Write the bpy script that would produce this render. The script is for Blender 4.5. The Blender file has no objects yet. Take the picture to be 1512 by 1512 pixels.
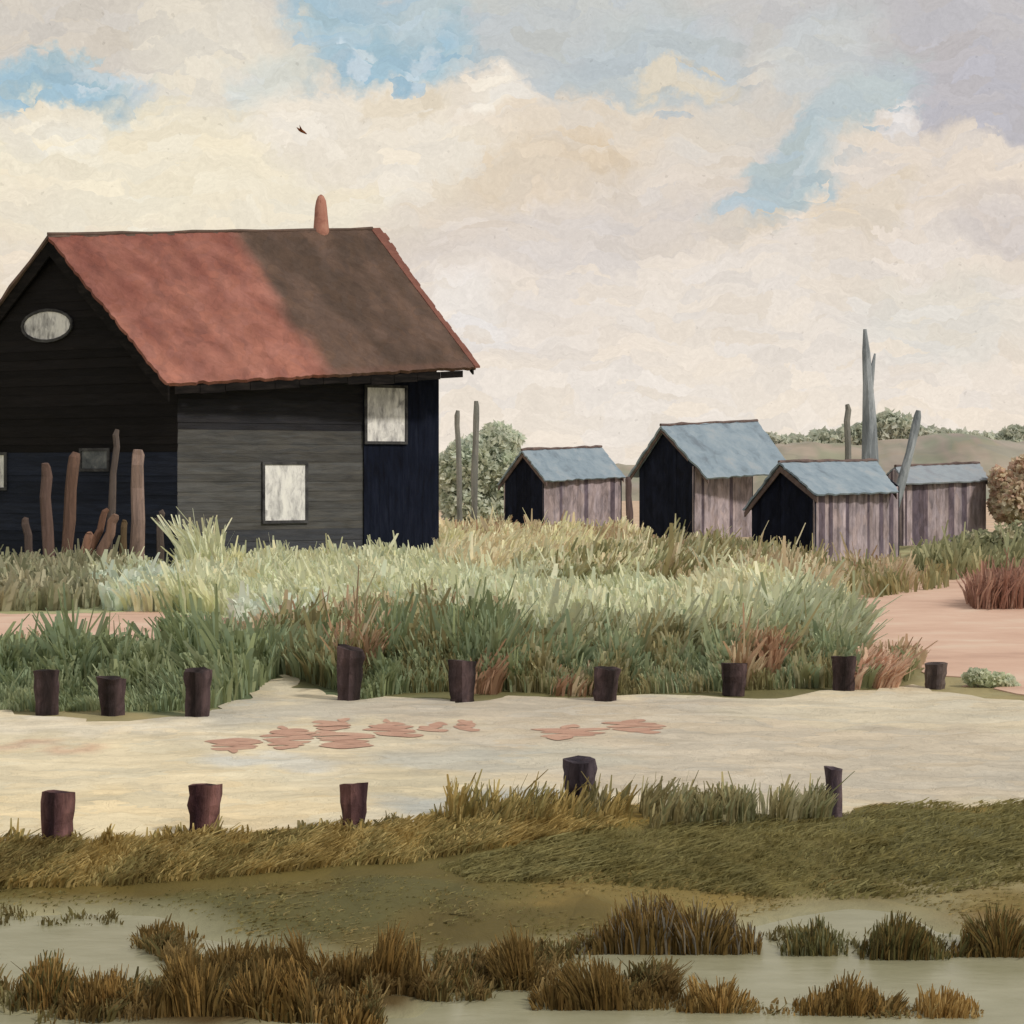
import bpy, bmesh, math, random
import numpy as np
from mathutils import Vector, Matrix
from mathutils.geometry import delaunay_2d_cdt

random.seed(7)
rng = np.random.default_rng(7)
sc = bpy.context.scene
C = sc.collection

# ------------------------------------------------------------------ camera
F = 3100.0      # focal length in photo pixels (photo is 1512 wide)
EYE = 2.4
HOR = 690.0
cam_d = bpy.data.cameras.new("camera")
cam = bpy.data.objects.new("camera", cam_d)
C.objects.link(cam)
cam.location = (0, 0, EYE)
cam.rotation_euler = (math.radians(90), 0, 0)
cam_d.sensor_width = 36.0
cam_d.lens = 36.0 * F / 1512.0
cam_d.shift_y = -66.0 / 1512.0
cam_d.clip_start = 0.1
cam_d.clip_end = 6000
sc.camera = cam

sc.view_settings.view_transform = 'Standard'
sc.view_settings.look = 'None'
sc.view_settings.gamma = 1
sc.view_settings.exposure = 0.0

SUN_EL, SUN_AZ = 42.0, 128.0     # degrees; azimuth clockwise from +Y (away from camera)
ld = bpy.data.lights.new("sun", 'SUN')
ld.energy = 2.4
ld.angle = math.radians(6)
ld.color = (1.0, 0.93, 0.82)
lo = bpy.data.objects.new("sun", ld)
C.objects.link(lo)
sv = Vector((math.sin(math.radians(SUN_AZ)) * math.cos(math.radians(SUN_EL)),
             math.cos(math.radians(SUN_AZ)) * math.cos(math.radians(SUN_EL)),
             math.sin(math.radians(SUN_EL))))
lo.rotation_euler = sv.to_track_quat('Z', 'Y').to_euler()


def lin(c):
    out = []
    for v in c[:3]:
        v = v / 255.0
        out.append(v / 12.92 if v <= 0.04045 else ((v + 0.055) / 1.055) ** 2.4)
    return tuple(out)


def lin4(c):
    return lin(c) + (1.0,)


# ------------------------------------------------------------------ node helpers
class NT:
    def __init__(s, tree):
        s.t = tree
        s.n = tree.nodes
        s.l = tree.links

    def new(s, typ, **kw):
        n = s.n.new(typ)
        for k, v in kw.items():
            setattr(n, k, v)
        return n

    def put(s, sock, v):
        if isinstance(v, bpy.types.NodeSocket):
            s.l.new(v, sock)
        else:
            sock.default_value = v

    def math(s, op, a, b=None, c=None, clamp=False):
        n = s.new('ShaderNodeMath', operation=op, use_clamp=clamp)
        s.put(n.inputs[0], a)
        if b is not None:
            s.put(n.inputs[1], b)
        if c is not None:
            s.put(n.inputs[2], c)
        return n.outputs[0]

    def vmath(s, op, a, b=None, scale=None):
        n = s.new('ShaderNodeVectorMath', operation=op)
        s.put(n.inputs[0], a)
        if b is not None:
            s.put(n.inputs[1], b)
        if scale is not None:
            s.put(n.inputs['Scale'], scale)
        return n.outputs['Value'] if op in ('LENGTH', 'DOT_PRODUCT') else n.outputs[0]

    def mix(s, fac, a, b, blend='MIX'):
        n = s.new('ShaderNodeMix', data_type='RGBA', blend_type=blend)
        s.put(n.inputs[0], fac)
        s.put(n.inputs[6], a)
        s.put(n.inputs[7], b)
        return n.outputs[2]

    def noise(s, vec, scale, detail=3, rough=0.55, dist=0.0, out='Fac'):
        n = s.new('ShaderNodeTexNoise')
        s.put(n.inputs['Vector'], vec)
        n.inputs['Scale'].default_value = scale
        n.inputs['Detail'].default_value = detail
        n.inputs['Roughness'].default_value = rough
        n.inputs['Distortion'].default_value = dist
        return n.outputs['Fac'] if out == 'Fac' else n.outputs['Color']

    def mapping(s, vec, loc=(0, 0, 0), rot=(0, 0, 0), scale=(1, 1, 1), typ='POINT'):
        n = s.new('ShaderNodeMapping', vector_type=typ)
        s.put(n.inputs['Vector'], vec)
        n.inputs['Location'].default_value = loc
        n.inputs['Rotation'].default_value = rot
        n.inputs['Scale'].default_value = scale
        return n.outputs[0]

    def maprange(s, v, a, b, c, d, smooth=False):
        n = s.new('ShaderNodeMapRange')
        if smooth:
            n.interpolation_type = 'SMOOTHSTEP'
        s.put(n.inputs[0], v)
        for i, x in enumerate((a, b, c, d)):
            n.inputs[i + 1].default_value = x
        return n.outputs[0]

    def voronoi(s, vec, scale, rand=1.0, feature='F1'):
        n = s.new('ShaderNodeTexVoronoi', feature=feature)
        s.put(n.inputs['Vector'], vec)
        n.inputs['Scale'].default_value = scale
        n.inputs['Randomness'].default_value = rand
        return n


# ------------------------------------------------------------------ sky (world)
world = bpy.data.worlds.new("World")
sc.world = world
world.use_nodes = True
w = NT(world.node_tree)
w.n.clear()
tc = w.new('ShaderNodeTexCoord').outputs['Generated']
nrm = w.vmath('NORMALIZE', tc)
sep = w.new('ShaderNodeSeparateXYZ')
w.l.new(nrm, sep.inputs[0])
az = w.math('ARCTAN2', sep.outputs[0], sep.outputs[1])
el = w.math('ARCSINE', sep.outputs[2])
U = w.math('MULTIPLY', az, F / 100)
V = w.math('MULTIPLY', el, F / 100)
cmb = w.new('ShaderNodeCombineXYZ')
w.l.new(U, cmb.inputs[0])
w.l.new(V, cmb.inputs[1])
P0 = cmb.outputs[0]
n1 = w.vmath('SUBTRACT', w.noise(P0, 0.75, 5, 0.6, out='Color'), (0.5, 0.5, 0.5))
n2 = w.vmath('SUBTRACT', w.noise(P0, 3.2, 4, 0.65, out='Color'), (0.5, 0.5, 0.5))
P1 = w.vmath('ADD', P0, w.vmath('SCALE', n1, scale=1.25))
P1 = w.vmath('ADD', P1, w.vmath('SCALE', n2, scale=0.55))
# brush dabs: cells of a stretched, warped Voronoi nudge the cloud edges and tones
strk = w.mapping(w.vmath('ADD', P0, w.vmath('SCALE', n1, scale=1.2)), rot=(0, 0, math.radians(-32)), scale=(1.6, 4.6, 1))
vor = w.voronoi(strk, 1.0)
dab = w.vmath('SUBTRACT', vor.outputs['Color'], (0.5, 0.5, 0.5))
P2 = w.vmath('ADD', P1, w.vmath('SCALE', dab, scale=0.24))


def uv_of(px, py):
    a = math.atan((px - 756) / F)
    e = math.atan((HOR - py) / F * math.cos(a))
    return (a * F / 100, e * F / 100)


sky_tex = w.new('ShaderNodeTexSky', sky_type='NISHITA')
sky_tex.sun_disc = False
sky_tex.sun_elevation = math.radians(SUN_EL)
sky_tex.sun_rotation = math.radians(SUN_AZ)
nish = w.vmath('SCALE', sky_tex.outputs[0], scale=0.10)

# broad tone by height, then by side
col = w.mix(w.maprange(V, -0.5, 4.2, 0, 1, True), lin4((238, 227, 214)), lin4((232, 221, 210)))
col = w.mix(w.maprange(V, 3.2, 7.5, 0, 1, True), col, lin4((214, 206, 195)))
# away from the painted view the cloud cover carries on as loose noise
cl = w.maprange(w.noise(P0, 0.22, 5, 0.6), 0.42, 0.62, 0, 1, True)
openblue = w.mix(0.6, nish, lin4((168, 190, 200)))
far_m = w.maprange(V, 9.0, 16.0, 0, 0.75, True)
col = w.mix(w.math('MULTIPLY', far_m, cl), col, openblue)

# px, py, rx, ry, angle(deg ccw), softness, strength, colour
BL = [
    (1330, 60, 330, 190, 0, .55, .95, (182, 178, 182)),
    (1430, 190, 160, 120, -20, .5, .95, (180, 175, 181)),
    (1100, 60, 200, 110, 20, .6, .7, (196, 192, 184)),
    (860, 60, 240, 120, -8, .5, .95, (184, 190, 190)),
    (950, 105, 150, 70, 10, .5, .8, (178, 190, 193)),
    (120, 55, 330, 55, 0, .7, .75, (205, 194, 178)),
    (30, 165, 90, 30, 0, .5, .7, (196, 184, 166)),
    (105, 130, 150, 42, -6, .35, 1, (154, 187, 200)),
    (185, 165, 45, 34, 30, .4, .95, (160, 190, 202)),
    (70, 118, 90, 16, -4, .5, .8, (136, 180, 203)),
    (560, 50, 150, 82, -6, .35, 1, (162, 190, 202)),
    (580, 78, 95, 38, 8, .5, .9, (140, 183, 204)),
    (470, 20, 55, 28, 0, .5, .9, (146, 184, 203)),
    (620, 25, 60, 30, 30, .5, .6, (186, 203, 208)),
    (330, 120, 120, 110, 0, .6, .95, (231, 219, 195)),
    (300, 35, 110, 40, 10, .6, .7, (219, 208, 188)),
    (405, 140, 70, 62, 0, .5, .8, (206, 211, 202)),
    (455, 150, 20, 45, 0, .6, .7, (178, 196, 198)),
    (100, 250, 330, 95, 4, .45, 1, (244, 229, 194)),
    (60, 175, 75, 30, 10, .4, .95, (238, 224, 196)),
    (330, 270, 330, 90, -3, .6, .85, (243, 228, 194)),
    (40, 380, 160, 120, 0, .7, .6, (235, 216, 186)),
    (600, 200, 230, 75, -3, .4, 1, (239, 225, 202)),
    (735, 160, 65, 52, 0, .35, .95, (236, 221, 200)),
    (600, 150, 60, 18, 0, .5, .6, (220, 200, 166)),
    (905, 200, 190, 50, -8, .5, .9, (228, 209, 184)),
    (820, 250, 170, 42, 6, .55, .75, (224, 199, 165)),
    (900, 232, 50, 16, 0, .5, .6, (219, 190, 150)),
    (1010, 118, 70, 26, 5, .5, .8, (224, 205, 172)),
    (1110, 170, 140, 55, 32, .5, .8, (219, 207, 190)),
    (980, 300, 210, 70, 15, .6, .6, (217, 202, 186)),
    (1210, 225, 175, 62, 36, .35, 1, (170, 189, 194)),
    (1130, 290, 90, 28, 16, .5, .8, (164, 187, 196)),
    (1280, 140, 75, 45, 40, .6, .7, (182, 196, 199)),
    (1215, 80, 90, 60, 45, .6, .6, (190, 199, 200)),
    (1320, 180, 48, 20, 20, .4, .9, (220, 208, 198)),
    (1400, 262, 160, 62, -12, .4, .95, (231, 213, 193)),
    (1270, 305, 85, 30, 22, .5, .8, (226, 205, 175)),
    (1500, 330, 80, 40, -10, .6, .7, (206, 192, 184)),
    (1090, 340, 70, 24, 10, .5, .7, (214, 194, 164)),
    (850, 350, 260, 45, 4, .6, .55, (212, 200, 192)),
    (650, 330, 110, 45, 0, .6, .5, (219, 200, 180)),
    (720, 470, 120, 60, -20, .7, .5, (226, 214, 202)),
    (1120, 450, 260, 90, 0, .8, .4, (228, 216, 200)),
    (1400, 470, 130, 70, 0, .7, .5, (217, 213, 198)),
    (950, 600, 400, 60, 0, .9, .5, (238, 224, 206)),
    (735, 150, 40, 26, 0, .6, .7, (246, 236, 218)),
    (100, 185, 60, 26, 10, .6, .7, (248, 238, 214)),
    (150, 300, 120, 40, 8, .8, .5, (246, 234, 204)),
    (1320, 176, 34, 14, 22, .5, .7, (232, 224, 218)),
    (690, 460, 60, 40, -30, .8, .6, (240, 232, 224)),
    (520, 85, 16, 26, 20, .6, .7, (206, 220, 226)),
    (610, 90, 18, 24, -25, .6, .6, (204, 218, 224)),
    (150, 105, 60, 8, -5, .7, .7, (190, 206, 214)),
    (1180, 250, 40, 10, 36, .7, .5, (190, 200, 202)),
]
for (px, py, rx, ry, ang, soft, stg, c) in BL:
    u, v = uv_of(px, py)
    m = w.mapping(P2, loc=(u, v, 0), rot=(0, 0, math.radians(ang)), scale=(rx / 100, ry / 100, 1), typ='TEXTURE')
    d = w.vmath('LENGTH', m)
    f = w.maprange(d, 1.0 + soft * 0.6, 1.0 - soft * 0.6, 0, stg, True)
    g_ = sum(c) / 3
    c = [x * (1 - .2) + g_ * .2 for x in c]
    c = [x + (248 - x) * .16 for x in c]
    col = w.mix(f, col, lin4(c))
# paint handling: dab tone, dry-brush grain
sepd = w.new('ShaderNodeSeparateXYZ')
w.l.new(vor.outputs['Color'], sepd.inputs[0])
tone = w.maprange(sepd.outputs[0], 0, 1, 0.95, 1.05)
strk2 = w.mapping(w.vmath('ADD', P0, w.vmath('SCALE', n1, scale=2.0)), rot=(0, 0, math.radians(-38)), scale=(2.4, 9, 1))
fine = w.maprange(w.noise(strk2, 2.2, 4, 0.7), 0.3, 0.7, 0.93, 1.06)
grain = w.maprange(w.noise(P0, 14, 4, 0.7), 0.3, 0.7, 0.965, 1.03)
tone = w.math('MULTIPLY', w.math('MULTIPLY', tone, fine), grain)
warm = w.mix(sepd.outputs[1], (1.02, 1.0, 0.965, 1), (0.985, 1.0, 1.03, 1))
specks = w.maprange(w.noise(P0, 9, 2, 0.5), 0.715, 0.74, 1.0, 0.86)
col = w.mix(1.0, col, warm, 'MULTIPLY')
col = w.vmath('SCALE', col, scale=w.math('MULTIPLY', tone, specks))
bg = w.new('ShaderNodeBackground')
w.l.new(col, bg.inputs[0])
bg.inputs[1].default_value = 1.0
outw = w.new('ShaderNodeOutputWorld')
w.l.new(bg.outputs[0], outw.inputs[0])


# ------------------------------------------------------------------ materials
MATS = {}


def paint(name, cols=None, st=(1, 1, 1), scale=3.0, warp=0.25, rough=0.85, bump=0.35, bst=None, attr=False,
          spec=0.2, var=0.14, trans=0.0, metal=0.0):
    """oil-paint like surface: stretched dabs of a few tones, relief of the brush"""
    m = bpy.data.materials.new(name)
    m.use_nodes = True
    t = NT(m.node_tree)
    t.n.clear()
    co = t.new('ShaderNodeTexCoord').outputs['Object']
    nz = t.vmath('SUBTRACT', t.noise(co, scale * 0.5, 3, 0.6, out='Color'), (0.5, 0.5, 0.5))
    wc = t.vmath('ADD', co, t.vmath('SCALE', nz, scale=warp * 2.2))
    mp = t.mapping(wc, scale=st)
    v = t.voronoi(mp, scale)
    s = t.new('ShaderNodeSeparateXYZ')
    t.l.new(v.outputs['Color'], s.inputs[0])
    nf = t.noise(mp, scale * 0.9, 5, 0.62)
    big = t.noise(co, scale * 0.22, 3, 0.6)
    fac = t.math('ADD', t.math('MULTIPLY', s.outputs[0], 0.16), t.math('MULTIPLY', nf, 0.93))
    fac = t.math('ADD', fac, t.math('MULTIPLY', big, 0.45))
    fac = t.maprange(fac, 0.52, 1.02, 0, 1)
    if attr:
        at = t.new('ShaderNodeAttribute', attribute_name='Col').outputs['Color']
        tn = t.maprange(fac, 0, 1, 1 - var, 1 + var)
        base = t.vmath('SCALE', at, scale=tn)
        hue = t.mix(s.outputs[1], (1.03, 1.0, 0.96, 1), (0.975, 1.0, 1.04, 1))
        base = t.mix(1.0, base, hue, 'MULTIPLY')
    else:
        r = t.new('ShaderNodeValToRGB')
        e = r.color_ramp.elements
        k = len(cols)
        e[0].position = 0.0
        e[0].color = lin4(cols[0])
        e[1].position = 1.0
        e[1].color = lin4(cols[-1])
        for i in range(1, k - 1):
            x = e.new(i / (k - 1))
            x.color = lin4(cols[i])
        t.l.new(fac, r.inputs[0])
        base = r.outputs[0]
    bs = t.new('ShaderNodeBsdfPrincipled')
    t.put(bs.inputs['Base Color'], base)
    bs.inputs['Roughness'].default_value = rough
    bs.inputs['Specular IOR Level'].default_value = spec
    bs.inputs['Metallic'].default_value = metal
    if bump > 0:
        bm_ = t.mapping(wc, scale=bst or (st[0] * 1.0, st[1] * 1.0, st[2] * 1.0))
        h = t.math('ADD', t.noise(bm_, scale * 3.5, 5, 0.7), t.math('MULTIPLY', s.outputs[2], 0.35))
        b = t.new('ShaderNodeBump')
        b.inputs['Strength'].default_value = bump
        b.inputs['Distance'].default_value = 0.03
        t.l.new(h, b.inputs['Height'])
        t.l.new(b.outputs[0], bs.inputs['Normal'])
    out = t.new('ShaderNodeOutputMaterial')
    if trans > 0:
        tr = t.new('ShaderNodeBsdfTranslucent')
        t.put(tr.inputs['Color'], base)
        mx = t.new('ShaderNodeMixShader')
        mx.inputs[0].default_value = trans
        t.l.new(bs.outputs[0], mx.inputs[1])
        t.l.new(tr.outputs[0], mx.inputs[2])
        t.l.new(mx.outputs[0], out.inputs[0])
    else:
        t.l.new(bs.outputs[0], out.inputs[0])
    MATS[name] = m
    return m


M_ground = paint('ground_turf', attr=True, st=(1.0, 0.45, 1), scale=2.2, warp=0.35, var=0.22, bump=0.6)
M_track = paint('track_sand', attr=True, st=(0.5, 1.0, 1), scale=3.0, warp=0.5, var=0.2, bump=0.9)
M_pink = paint('pink_sand', [(186, 154, 138), (202, 170, 152), (210, 180, 162), (214, 194, 176)], st=(0.4, 0.6, 1), scale=1.6, bump=0.4)
M_red = paint('red_sand', [(172, 136, 120), (190, 152, 134), (198, 166, 146)], st=(0.6, 1.4, 1), scale=6, bump=0.5)
M_blade = paint('grass_blades', attr=True, st=(1, 1, 0.4), scale=5, warp=0.1, var=0.12, bump=0, trans=0.42)
M_leaf = paint('leaves', attr=True, st=(1, 1, 1), scale=3, warp=0.2, var=0.18, bump=0, trans=0.48)
M_board = paint('tarred_boards', attr=True, st=(0.6, 0.6, 5), scale=2.6, warp=0.06, var=0.34, bump=0.5, spec=0.12, rough=0.8)
M_vboard = paint('weathered_boards', attr=True, st=(3, 3, 1.1), scale=2.0, warp=0.2, var=0.5, bump=0.6, spec=0.1)
M_navy = paint('navy_tar', [(9, 12, 24), (16, 22, 38), (27, 32, 48)], st=(5, 5, 0.7), scale=2.4, warp=0.05, bump=0.5, spec=0.12)
M_black = paint('black_tar', [(12, 11, 12), (22, 20, 20), (40, 36, 35)], st=(0.7, 0.7, 4), scale=2.6, warp=0.05, bump=0.5, spec=0.12)
M_roofred = paint('red_roof', [(108, 66, 56), (132, 78, 68), (142, 88, 76), (164, 112, 96)], st=(2.2, 2.2, 0.55), scale=1.5, warp=0.3, bump=0.9)
M_roofbrown = paint('brown_roof', [(80, 66, 60), (90, 75, 68), (98, 82, 74), (110, 88, 78)], st=(2.2, 2.2, 0.55), scale=1.6, warp=0.3, bump=0.7)
M_roofblue = paint('blue_roof', [(112, 124, 136), (130, 146, 160), (142, 156, 168), (152, 160, 168)], st=(1.2, 1.2, 1), scale=1.8, warp=0.3, bump=0.5)
M_rooflil = paint('lilac_roof', [(132, 136, 146), (144, 154, 164), (150, 152, 158)], st=(1.2, 1.2, 1), scale=1.8, warp=0.3, bump=0.5)
M_edge = paint('roof_edge', [(78, 66, 64), (104, 90, 88), (126, 108, 102)], st=(1, 1, 1), scale=4, bump=0.6)
M_rededge = paint('red_edge', [(106, 70, 62), (130, 88, 78)], scale=4, bump=0.6)
M_pane = paint('pale_window', [(120, 120, 122), (186, 186, 188), (224, 224, 224), (236, 236, 234)], st=(3, 3, 1.0), scale=2.6, warp=0.1, bump=0.5, rough=0.45, spec=0.4)
M_frame = paint('window_frame', [(36, 36, 40), (84, 84, 86)], scale=5, bump=0.3)
M_chim = paint('chimney_clay', [(140, 96, 84), (166, 118, 104), (176, 132, 116)], st=(1, 1, .6), scale=5, bump=0.5)
M_stump = paint('stump_wood', attr=True, st=(5, 5, 1.0), scale=4, warp=0.1, var=0.4, bump=0.8, spec=0.1)
M_stake = paint('stake_wood', attr=True, st=(5, 5, 0.5), scale=3, warp=0.1, var=0.25, bump=0.6)
M_mast = paint('grey_wood', [(104, 110, 118), (138, 145, 152), (176, 182, 190)], st=(3, 3, 0.4), scale=2, bump=0.5)
M_darkpole = paint('dark_pole', [(98, 100, 98), (122, 122, 118), (146, 142, 136)], st=(3, 3, 0.5), scale=2, bump=0.5)
M_hill = paint('hazed_hill_turf', attr=True, st=(0.5, 0.5, 1), scale=0.35, warp=2.0, var=0.2, bump=0.2)
M_bird = paint('bird_feathers', [(84, 46, 26), (120, 70, 40)], scale=9, bump=0)

# water: murky shallow pools
mw = bpy.data.materials.new('marsh_water')
mw.use_nodes = True
t = NT(mw.node_tree)
t.n.clear()
co = t.new('ShaderNodeTexCoord').outputs['Object']
mp = t.mapping(co, scale=(0.7, 1.6, 1))
f = t.maprange(t.noise(mp, 2.2, 5, 0.65), 0.3, 0.7, 0, 1)
bc = t.mix(f, lin4((138, 136, 110)), lin4((158, 156, 132)))
bs = t.new('ShaderNodeBsdfPrincipled')
t.put(bs.inputs['Base Color'], bc)
bs.inputs['Roughness'].default_value = 0.34
bs.inputs['Specular IOR Level'].default_value = 0.28
b = t.new('ShaderNodeBump')
b.inputs['Strength'].default_value = 0.25
b.inputs['Distance'].default_value = 0.02
t.l.new(t.noise(mp, 9, 4, 0.6), b.inputs['Height'])
t.l.new(b.outputs[0], bs.inputs['Normal'])
o = t.new('ShaderNodeOutputMaterial')
t.l.new(bs.outputs[0], o.inputs[0])


# ------------------------------------------------------------------ geometry helpers
def P(px, py, d):
    """the point at depth d (metres away along +Y) seen at photo pixel px,py"""
    return Vector(((px - 756) / F * d, d, EYE - (py - HOR) / F * d))


def G(px, py, z=0.0):
    d = F * (EYE - z) / (py - HOR)
    return Vector(((px - 756) / F * d, d, z))


def pix(X, Y, Z=0.0):
    return 756 + X / Y * F, HOR + (EYE - Z) / Y * F


def tag(o, label=None, cat=None, group=None, kind=None):
    if label: o['label'] = label
    if cat: o['category'] = cat
    if group: o['group'] = group
    if kind: o['kind'] = kind
    return o


def empty(name, loc):
    e = bpy.data.objects.new(name, None)
    e.location = loc
    e.empty_display_size = 0.3
    C.objects.link(e)
    return e


class MB:
    def __init__(s):
        s.v, s.f, s.c = [], [], []

    def add(s, verts, faces, col=(1, 1, 1)):
        b = len(s.v)
        s.v += [tuple(v) for v in verts]
        s.f += [tuple(i + b for i in f) for f in faces]
        s.c += [tuple(col)] * len(verts)

    def prism(s, pts, off, col=(1, 1, 1)):
        """convex polygon pts (Vectors) extruded by off"""
        n = len(pts)
        vs = list(pts) + [p + off for p in pts]
        fs = [tuple(range(n))[::-1], tuple(range(n, 2 * n))]
        for i in range(n):
            j = (i + 1) % n
            fs.append((i, j, n + j, n + i))
        s.add(vs, fs, col)

    def box(s, a, b, c, d, off, col=(1, 1, 1)):
        s.prism([a, b, c, d], off, col)

    def tube(s, pts, rad, n=8, jit=0.0, col=(1, 1, 1), cap=True, flat=1.0):
        """tapered limb along pts"""
        rings = []
        vs = []
        for i, p in enumerate(pts):
            p = Vector(p)
            q = Vector(pts[min(i + 1, len(pts) - 1)]) - Vector(pts[max(i - 1, 0)])
            q.normalize()
            up = Vector((0, 1, 0)) if abs(q.y) < 0.9 else Vector((1, 0, 0))
            a = q.cross(up).normalized()
            bb = q.cross(a).normalized()
            for k in range(n):
                t_ = 2 * math.pi * k / n
                r = rad[i] * (1 + random.uniform(-jit, jit))
                vs.append(p + a * math.cos(t_) * r + bb * math.sin(t_) * r * flat)
        fs = []
        for i in range(len(pts) - 1):
            for k in range(n):
                k2 = (k + 1) % n
                fs.append((i * n + k, i * n + k2, (i + 1) * n + k2, (i + 1) * n + k))
        if cap:
            fs.append(tuple(range(n))[::-1])
            fs.append(tuple(range((len(pts) - 1) * n, len(pts) * n)))
        s.add(vs, fs, col)

    def slab(s, A, B, Cc, D, th, nu=12, nv=10, edge=0.03, bumpy=0.015, col=(1, 1, 1), colf=None):
        """A-B top edge, D-C bottom edge; thickness th against the normal; ragged edges"""
        n = (B - A).cross(D - A).normalized()
        if n.z < 0: n = -n
        top, bot = [], []
        for j in range(nv + 1):
            for i in range(nu + 1):
                u, v = i / nu, j / nv
                p = (A * (1 - u) + B * u) * (1 - v) + (D * (1 - u) + Cc * u) * v
                onb = i in (0, nu) or j in (0, nv)
                e = edge if onb else edge * 0.3
                p = p + (B - A).normalized() * random.uniform(-e, e) + (D - A).normalized() * random.uniform(-e, e)
                p = p + n * random.uniform(-bumpy, bumpy)
                top.append(p)
                bot.append(p - n * th)
        m = len(top)
        W = nu + 1
        fs = []
        for j in range(nv):
            for i in range(nu):
                a = j * W + i
                fs.append((a, a + 1, a + W + 1, a + W))
                fs.append((m + a, m + a + W, m + a + W + 1, m + a + 1))
        for i in range(nu):
            fs.append((i, m + i, m + i + 1, i + 1))
            a = nv * W + i
            fs.append((a, a + 1, m + a + 1, m + a))
        for j in range(nv):
            a = j * W
            fs.append((a, a + W, m + a + W, m + a))
            a = j * W + nu
            fs.append((a, m + a, m + a + W, a + W))
        s.add(top + bot, fs, col)
        if colf:
            cc = [colf(i / nu, j / nv) for j in range(nv + 1) for i in range(nu + 1)]
            s.c[-2 * m:] = cc + cc

    def build(s, name, mat, parent=None, smooth=False):
        me = bpy.data.meshes.new(name)
        off = parent_world(parent)
        me.from_pydata([(v[0] - off.x, v[1] - off.y, v[2] - off.z) for v in s.v], [], s.f)
        ca = me.color_attributes.new('Col', 'FLOAT_COLOR', 'POINT')
        arr = np.ones((len(s.v), 4), dtype=np.float32)
        arr[:, :3] = np.array(s.c, dtype=np.float32)
        ca.data.foreach_set('color', arr.ravel())
        me.materials.append(mat)
        bm = bmesh.new()
        bm.from_mesh(me)
        bmesh.ops.recalc_face_normals(bm, faces=bm.faces)
        bm.to_mesh(me)
        bm.free()
        if smooth:
            me.polygons.foreach_set('use_smooth', [True] * len(me.polygons))
        me.update()
        ob = bpy.data.objects.new(name, me)
        C.objects.link(ob)
        if parent: ob.parent = parent
        return ob


def parent_world(p):
    v = Vector((0, 0, 0))
    while p is not None:
        v = v + Vector(p.location)
        p = p.parent
    return v


def inpoly(px, py, poly):
    poly = np.asarray(poly, float)
    x, y = poly[:, 0], poly[:, 1]
    ins = np.zeros(np.shape(px), bool)
    j = len(poly) - 1
    for i in range(len(poly)):
        c = ((y[i] > py) != (y[j] > py)) & (px < (x[j] - x[i]) * (py - y[i]) / (y[j] - y[i] + 1e-12) + x[i])
        ins ^= c
        j = i
    return ins


def distpoly(px, py, poly):
    poly = np.asarray(poly, float)
    best = np.full(np.shape(px), 1e9)
    for i in range(len(poly)):
        a = poly[i]
        b_ = poly[(i + 1) % len(poly)]
        ab = b_ - a
        tt = np.clip(((px - a[0]) * ab[0] + (py - a[1]) * ab[1]) / (ab @ ab + 1e-12), 0, 1)
        best = np.minimum(best, np.hypot(px - a[0] - tt * ab[0], py - a[1] - tt * ab[1]))
    return best


_ph = rng.uniform(0, 6.28, (12, 3))
_dr = rng.normal(0, 1, (12, 2))


def vnoise(x, y, s=1.0, k=0):
    """smooth cheap noise in 0..1"""
    r = 0
    for i in range(6):
        a = (i + k * 2) % 12
        r = r + np.sin((x * _dr[a, 0] + y * _dr[a, 1]) / s * (1 + 0.5 * i) + _ph[a, 0] + 1.5 * np.sin((y * _dr[a, 0] - x * _dr[a, 1]) / s * .6 + _ph[a, 1]))
    return 0.5 + 0.5 * r / 3.2


# ------------------------------------------------------------------ ground
WZ = -0.15
shore_px = [(-900, 1362), (-300, 1360), (0, 1362), (120, 1357), (200, 1362), (240, 1395), (330, 1412), (430, 1440), (560, 1455), (660, 1442),
            (760, 1432), (850, 1432), (890, 1412), (1000, 1402), (1130, 1380), (1200, 1358), (1260, 1346), (1300, 1352),
            (1330, 1385), (1420, 1396), (1512, 1396), (1800, 1396), (2600, 1396)]
land = [(p.x, p.y) for p in (G(a, b, WZ) for a, b in shore_px)]
land_poly = [(-60, land[0][1])] + land + [(60, land[-1][1]), (60, 500), (-60, 500)]
isl_px = [(-900, 1462), (-300, 1462), (60, 1462), (200, 1470), (380, 1458), (520, 1462), (640, 1475), (610, 1500), (420, 1512), (300, 1530), (60, 1500), (-300, 1496), (-900, 1500)]
isl_poly = [(p.x, p.y) for p in (G(a, b, WZ) for a, b in isl_px)]


def sstep(t_):
    t_ = np.clip(t_, 0, 1)
    return t_ * t_ * (3 - 2 * t_)


def height(x, y):
    x = np.asarray(x, float)
    y = np.asarray(y, float)
    r = np.zeros(x.shape)
    near = (y < 20)
    xs, ys = x[near], y[near]
    sd = np.where(inpoly(xs, ys, land_poly), 1, -1) * distpoly(xs, ys, land_poly)
    sd2 = np.where(inpoly(xs, ys, isl_poly), 1, -1) * distpoly(xs, ys, isl_poly)
    z = np.where(sd > 0, WZ + 0.15 * sstep(sd / 1.6), WZ - 0.12 * sstep(-sd / 0.7))
    z = np.maximum(z, np.where(sd2 > 0, WZ + 0.03 * sstep(sd2 / 0.12), WZ - 0.12 * sstep(-sd2 / 0.3)))
    r[near] = z
    und = 0.02 * (vnoise(x, y, 3.0) - 0.5)
    far = np.clip((y - 120) / 200, 0, 1) * -0.3
    return r + und + far


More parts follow.
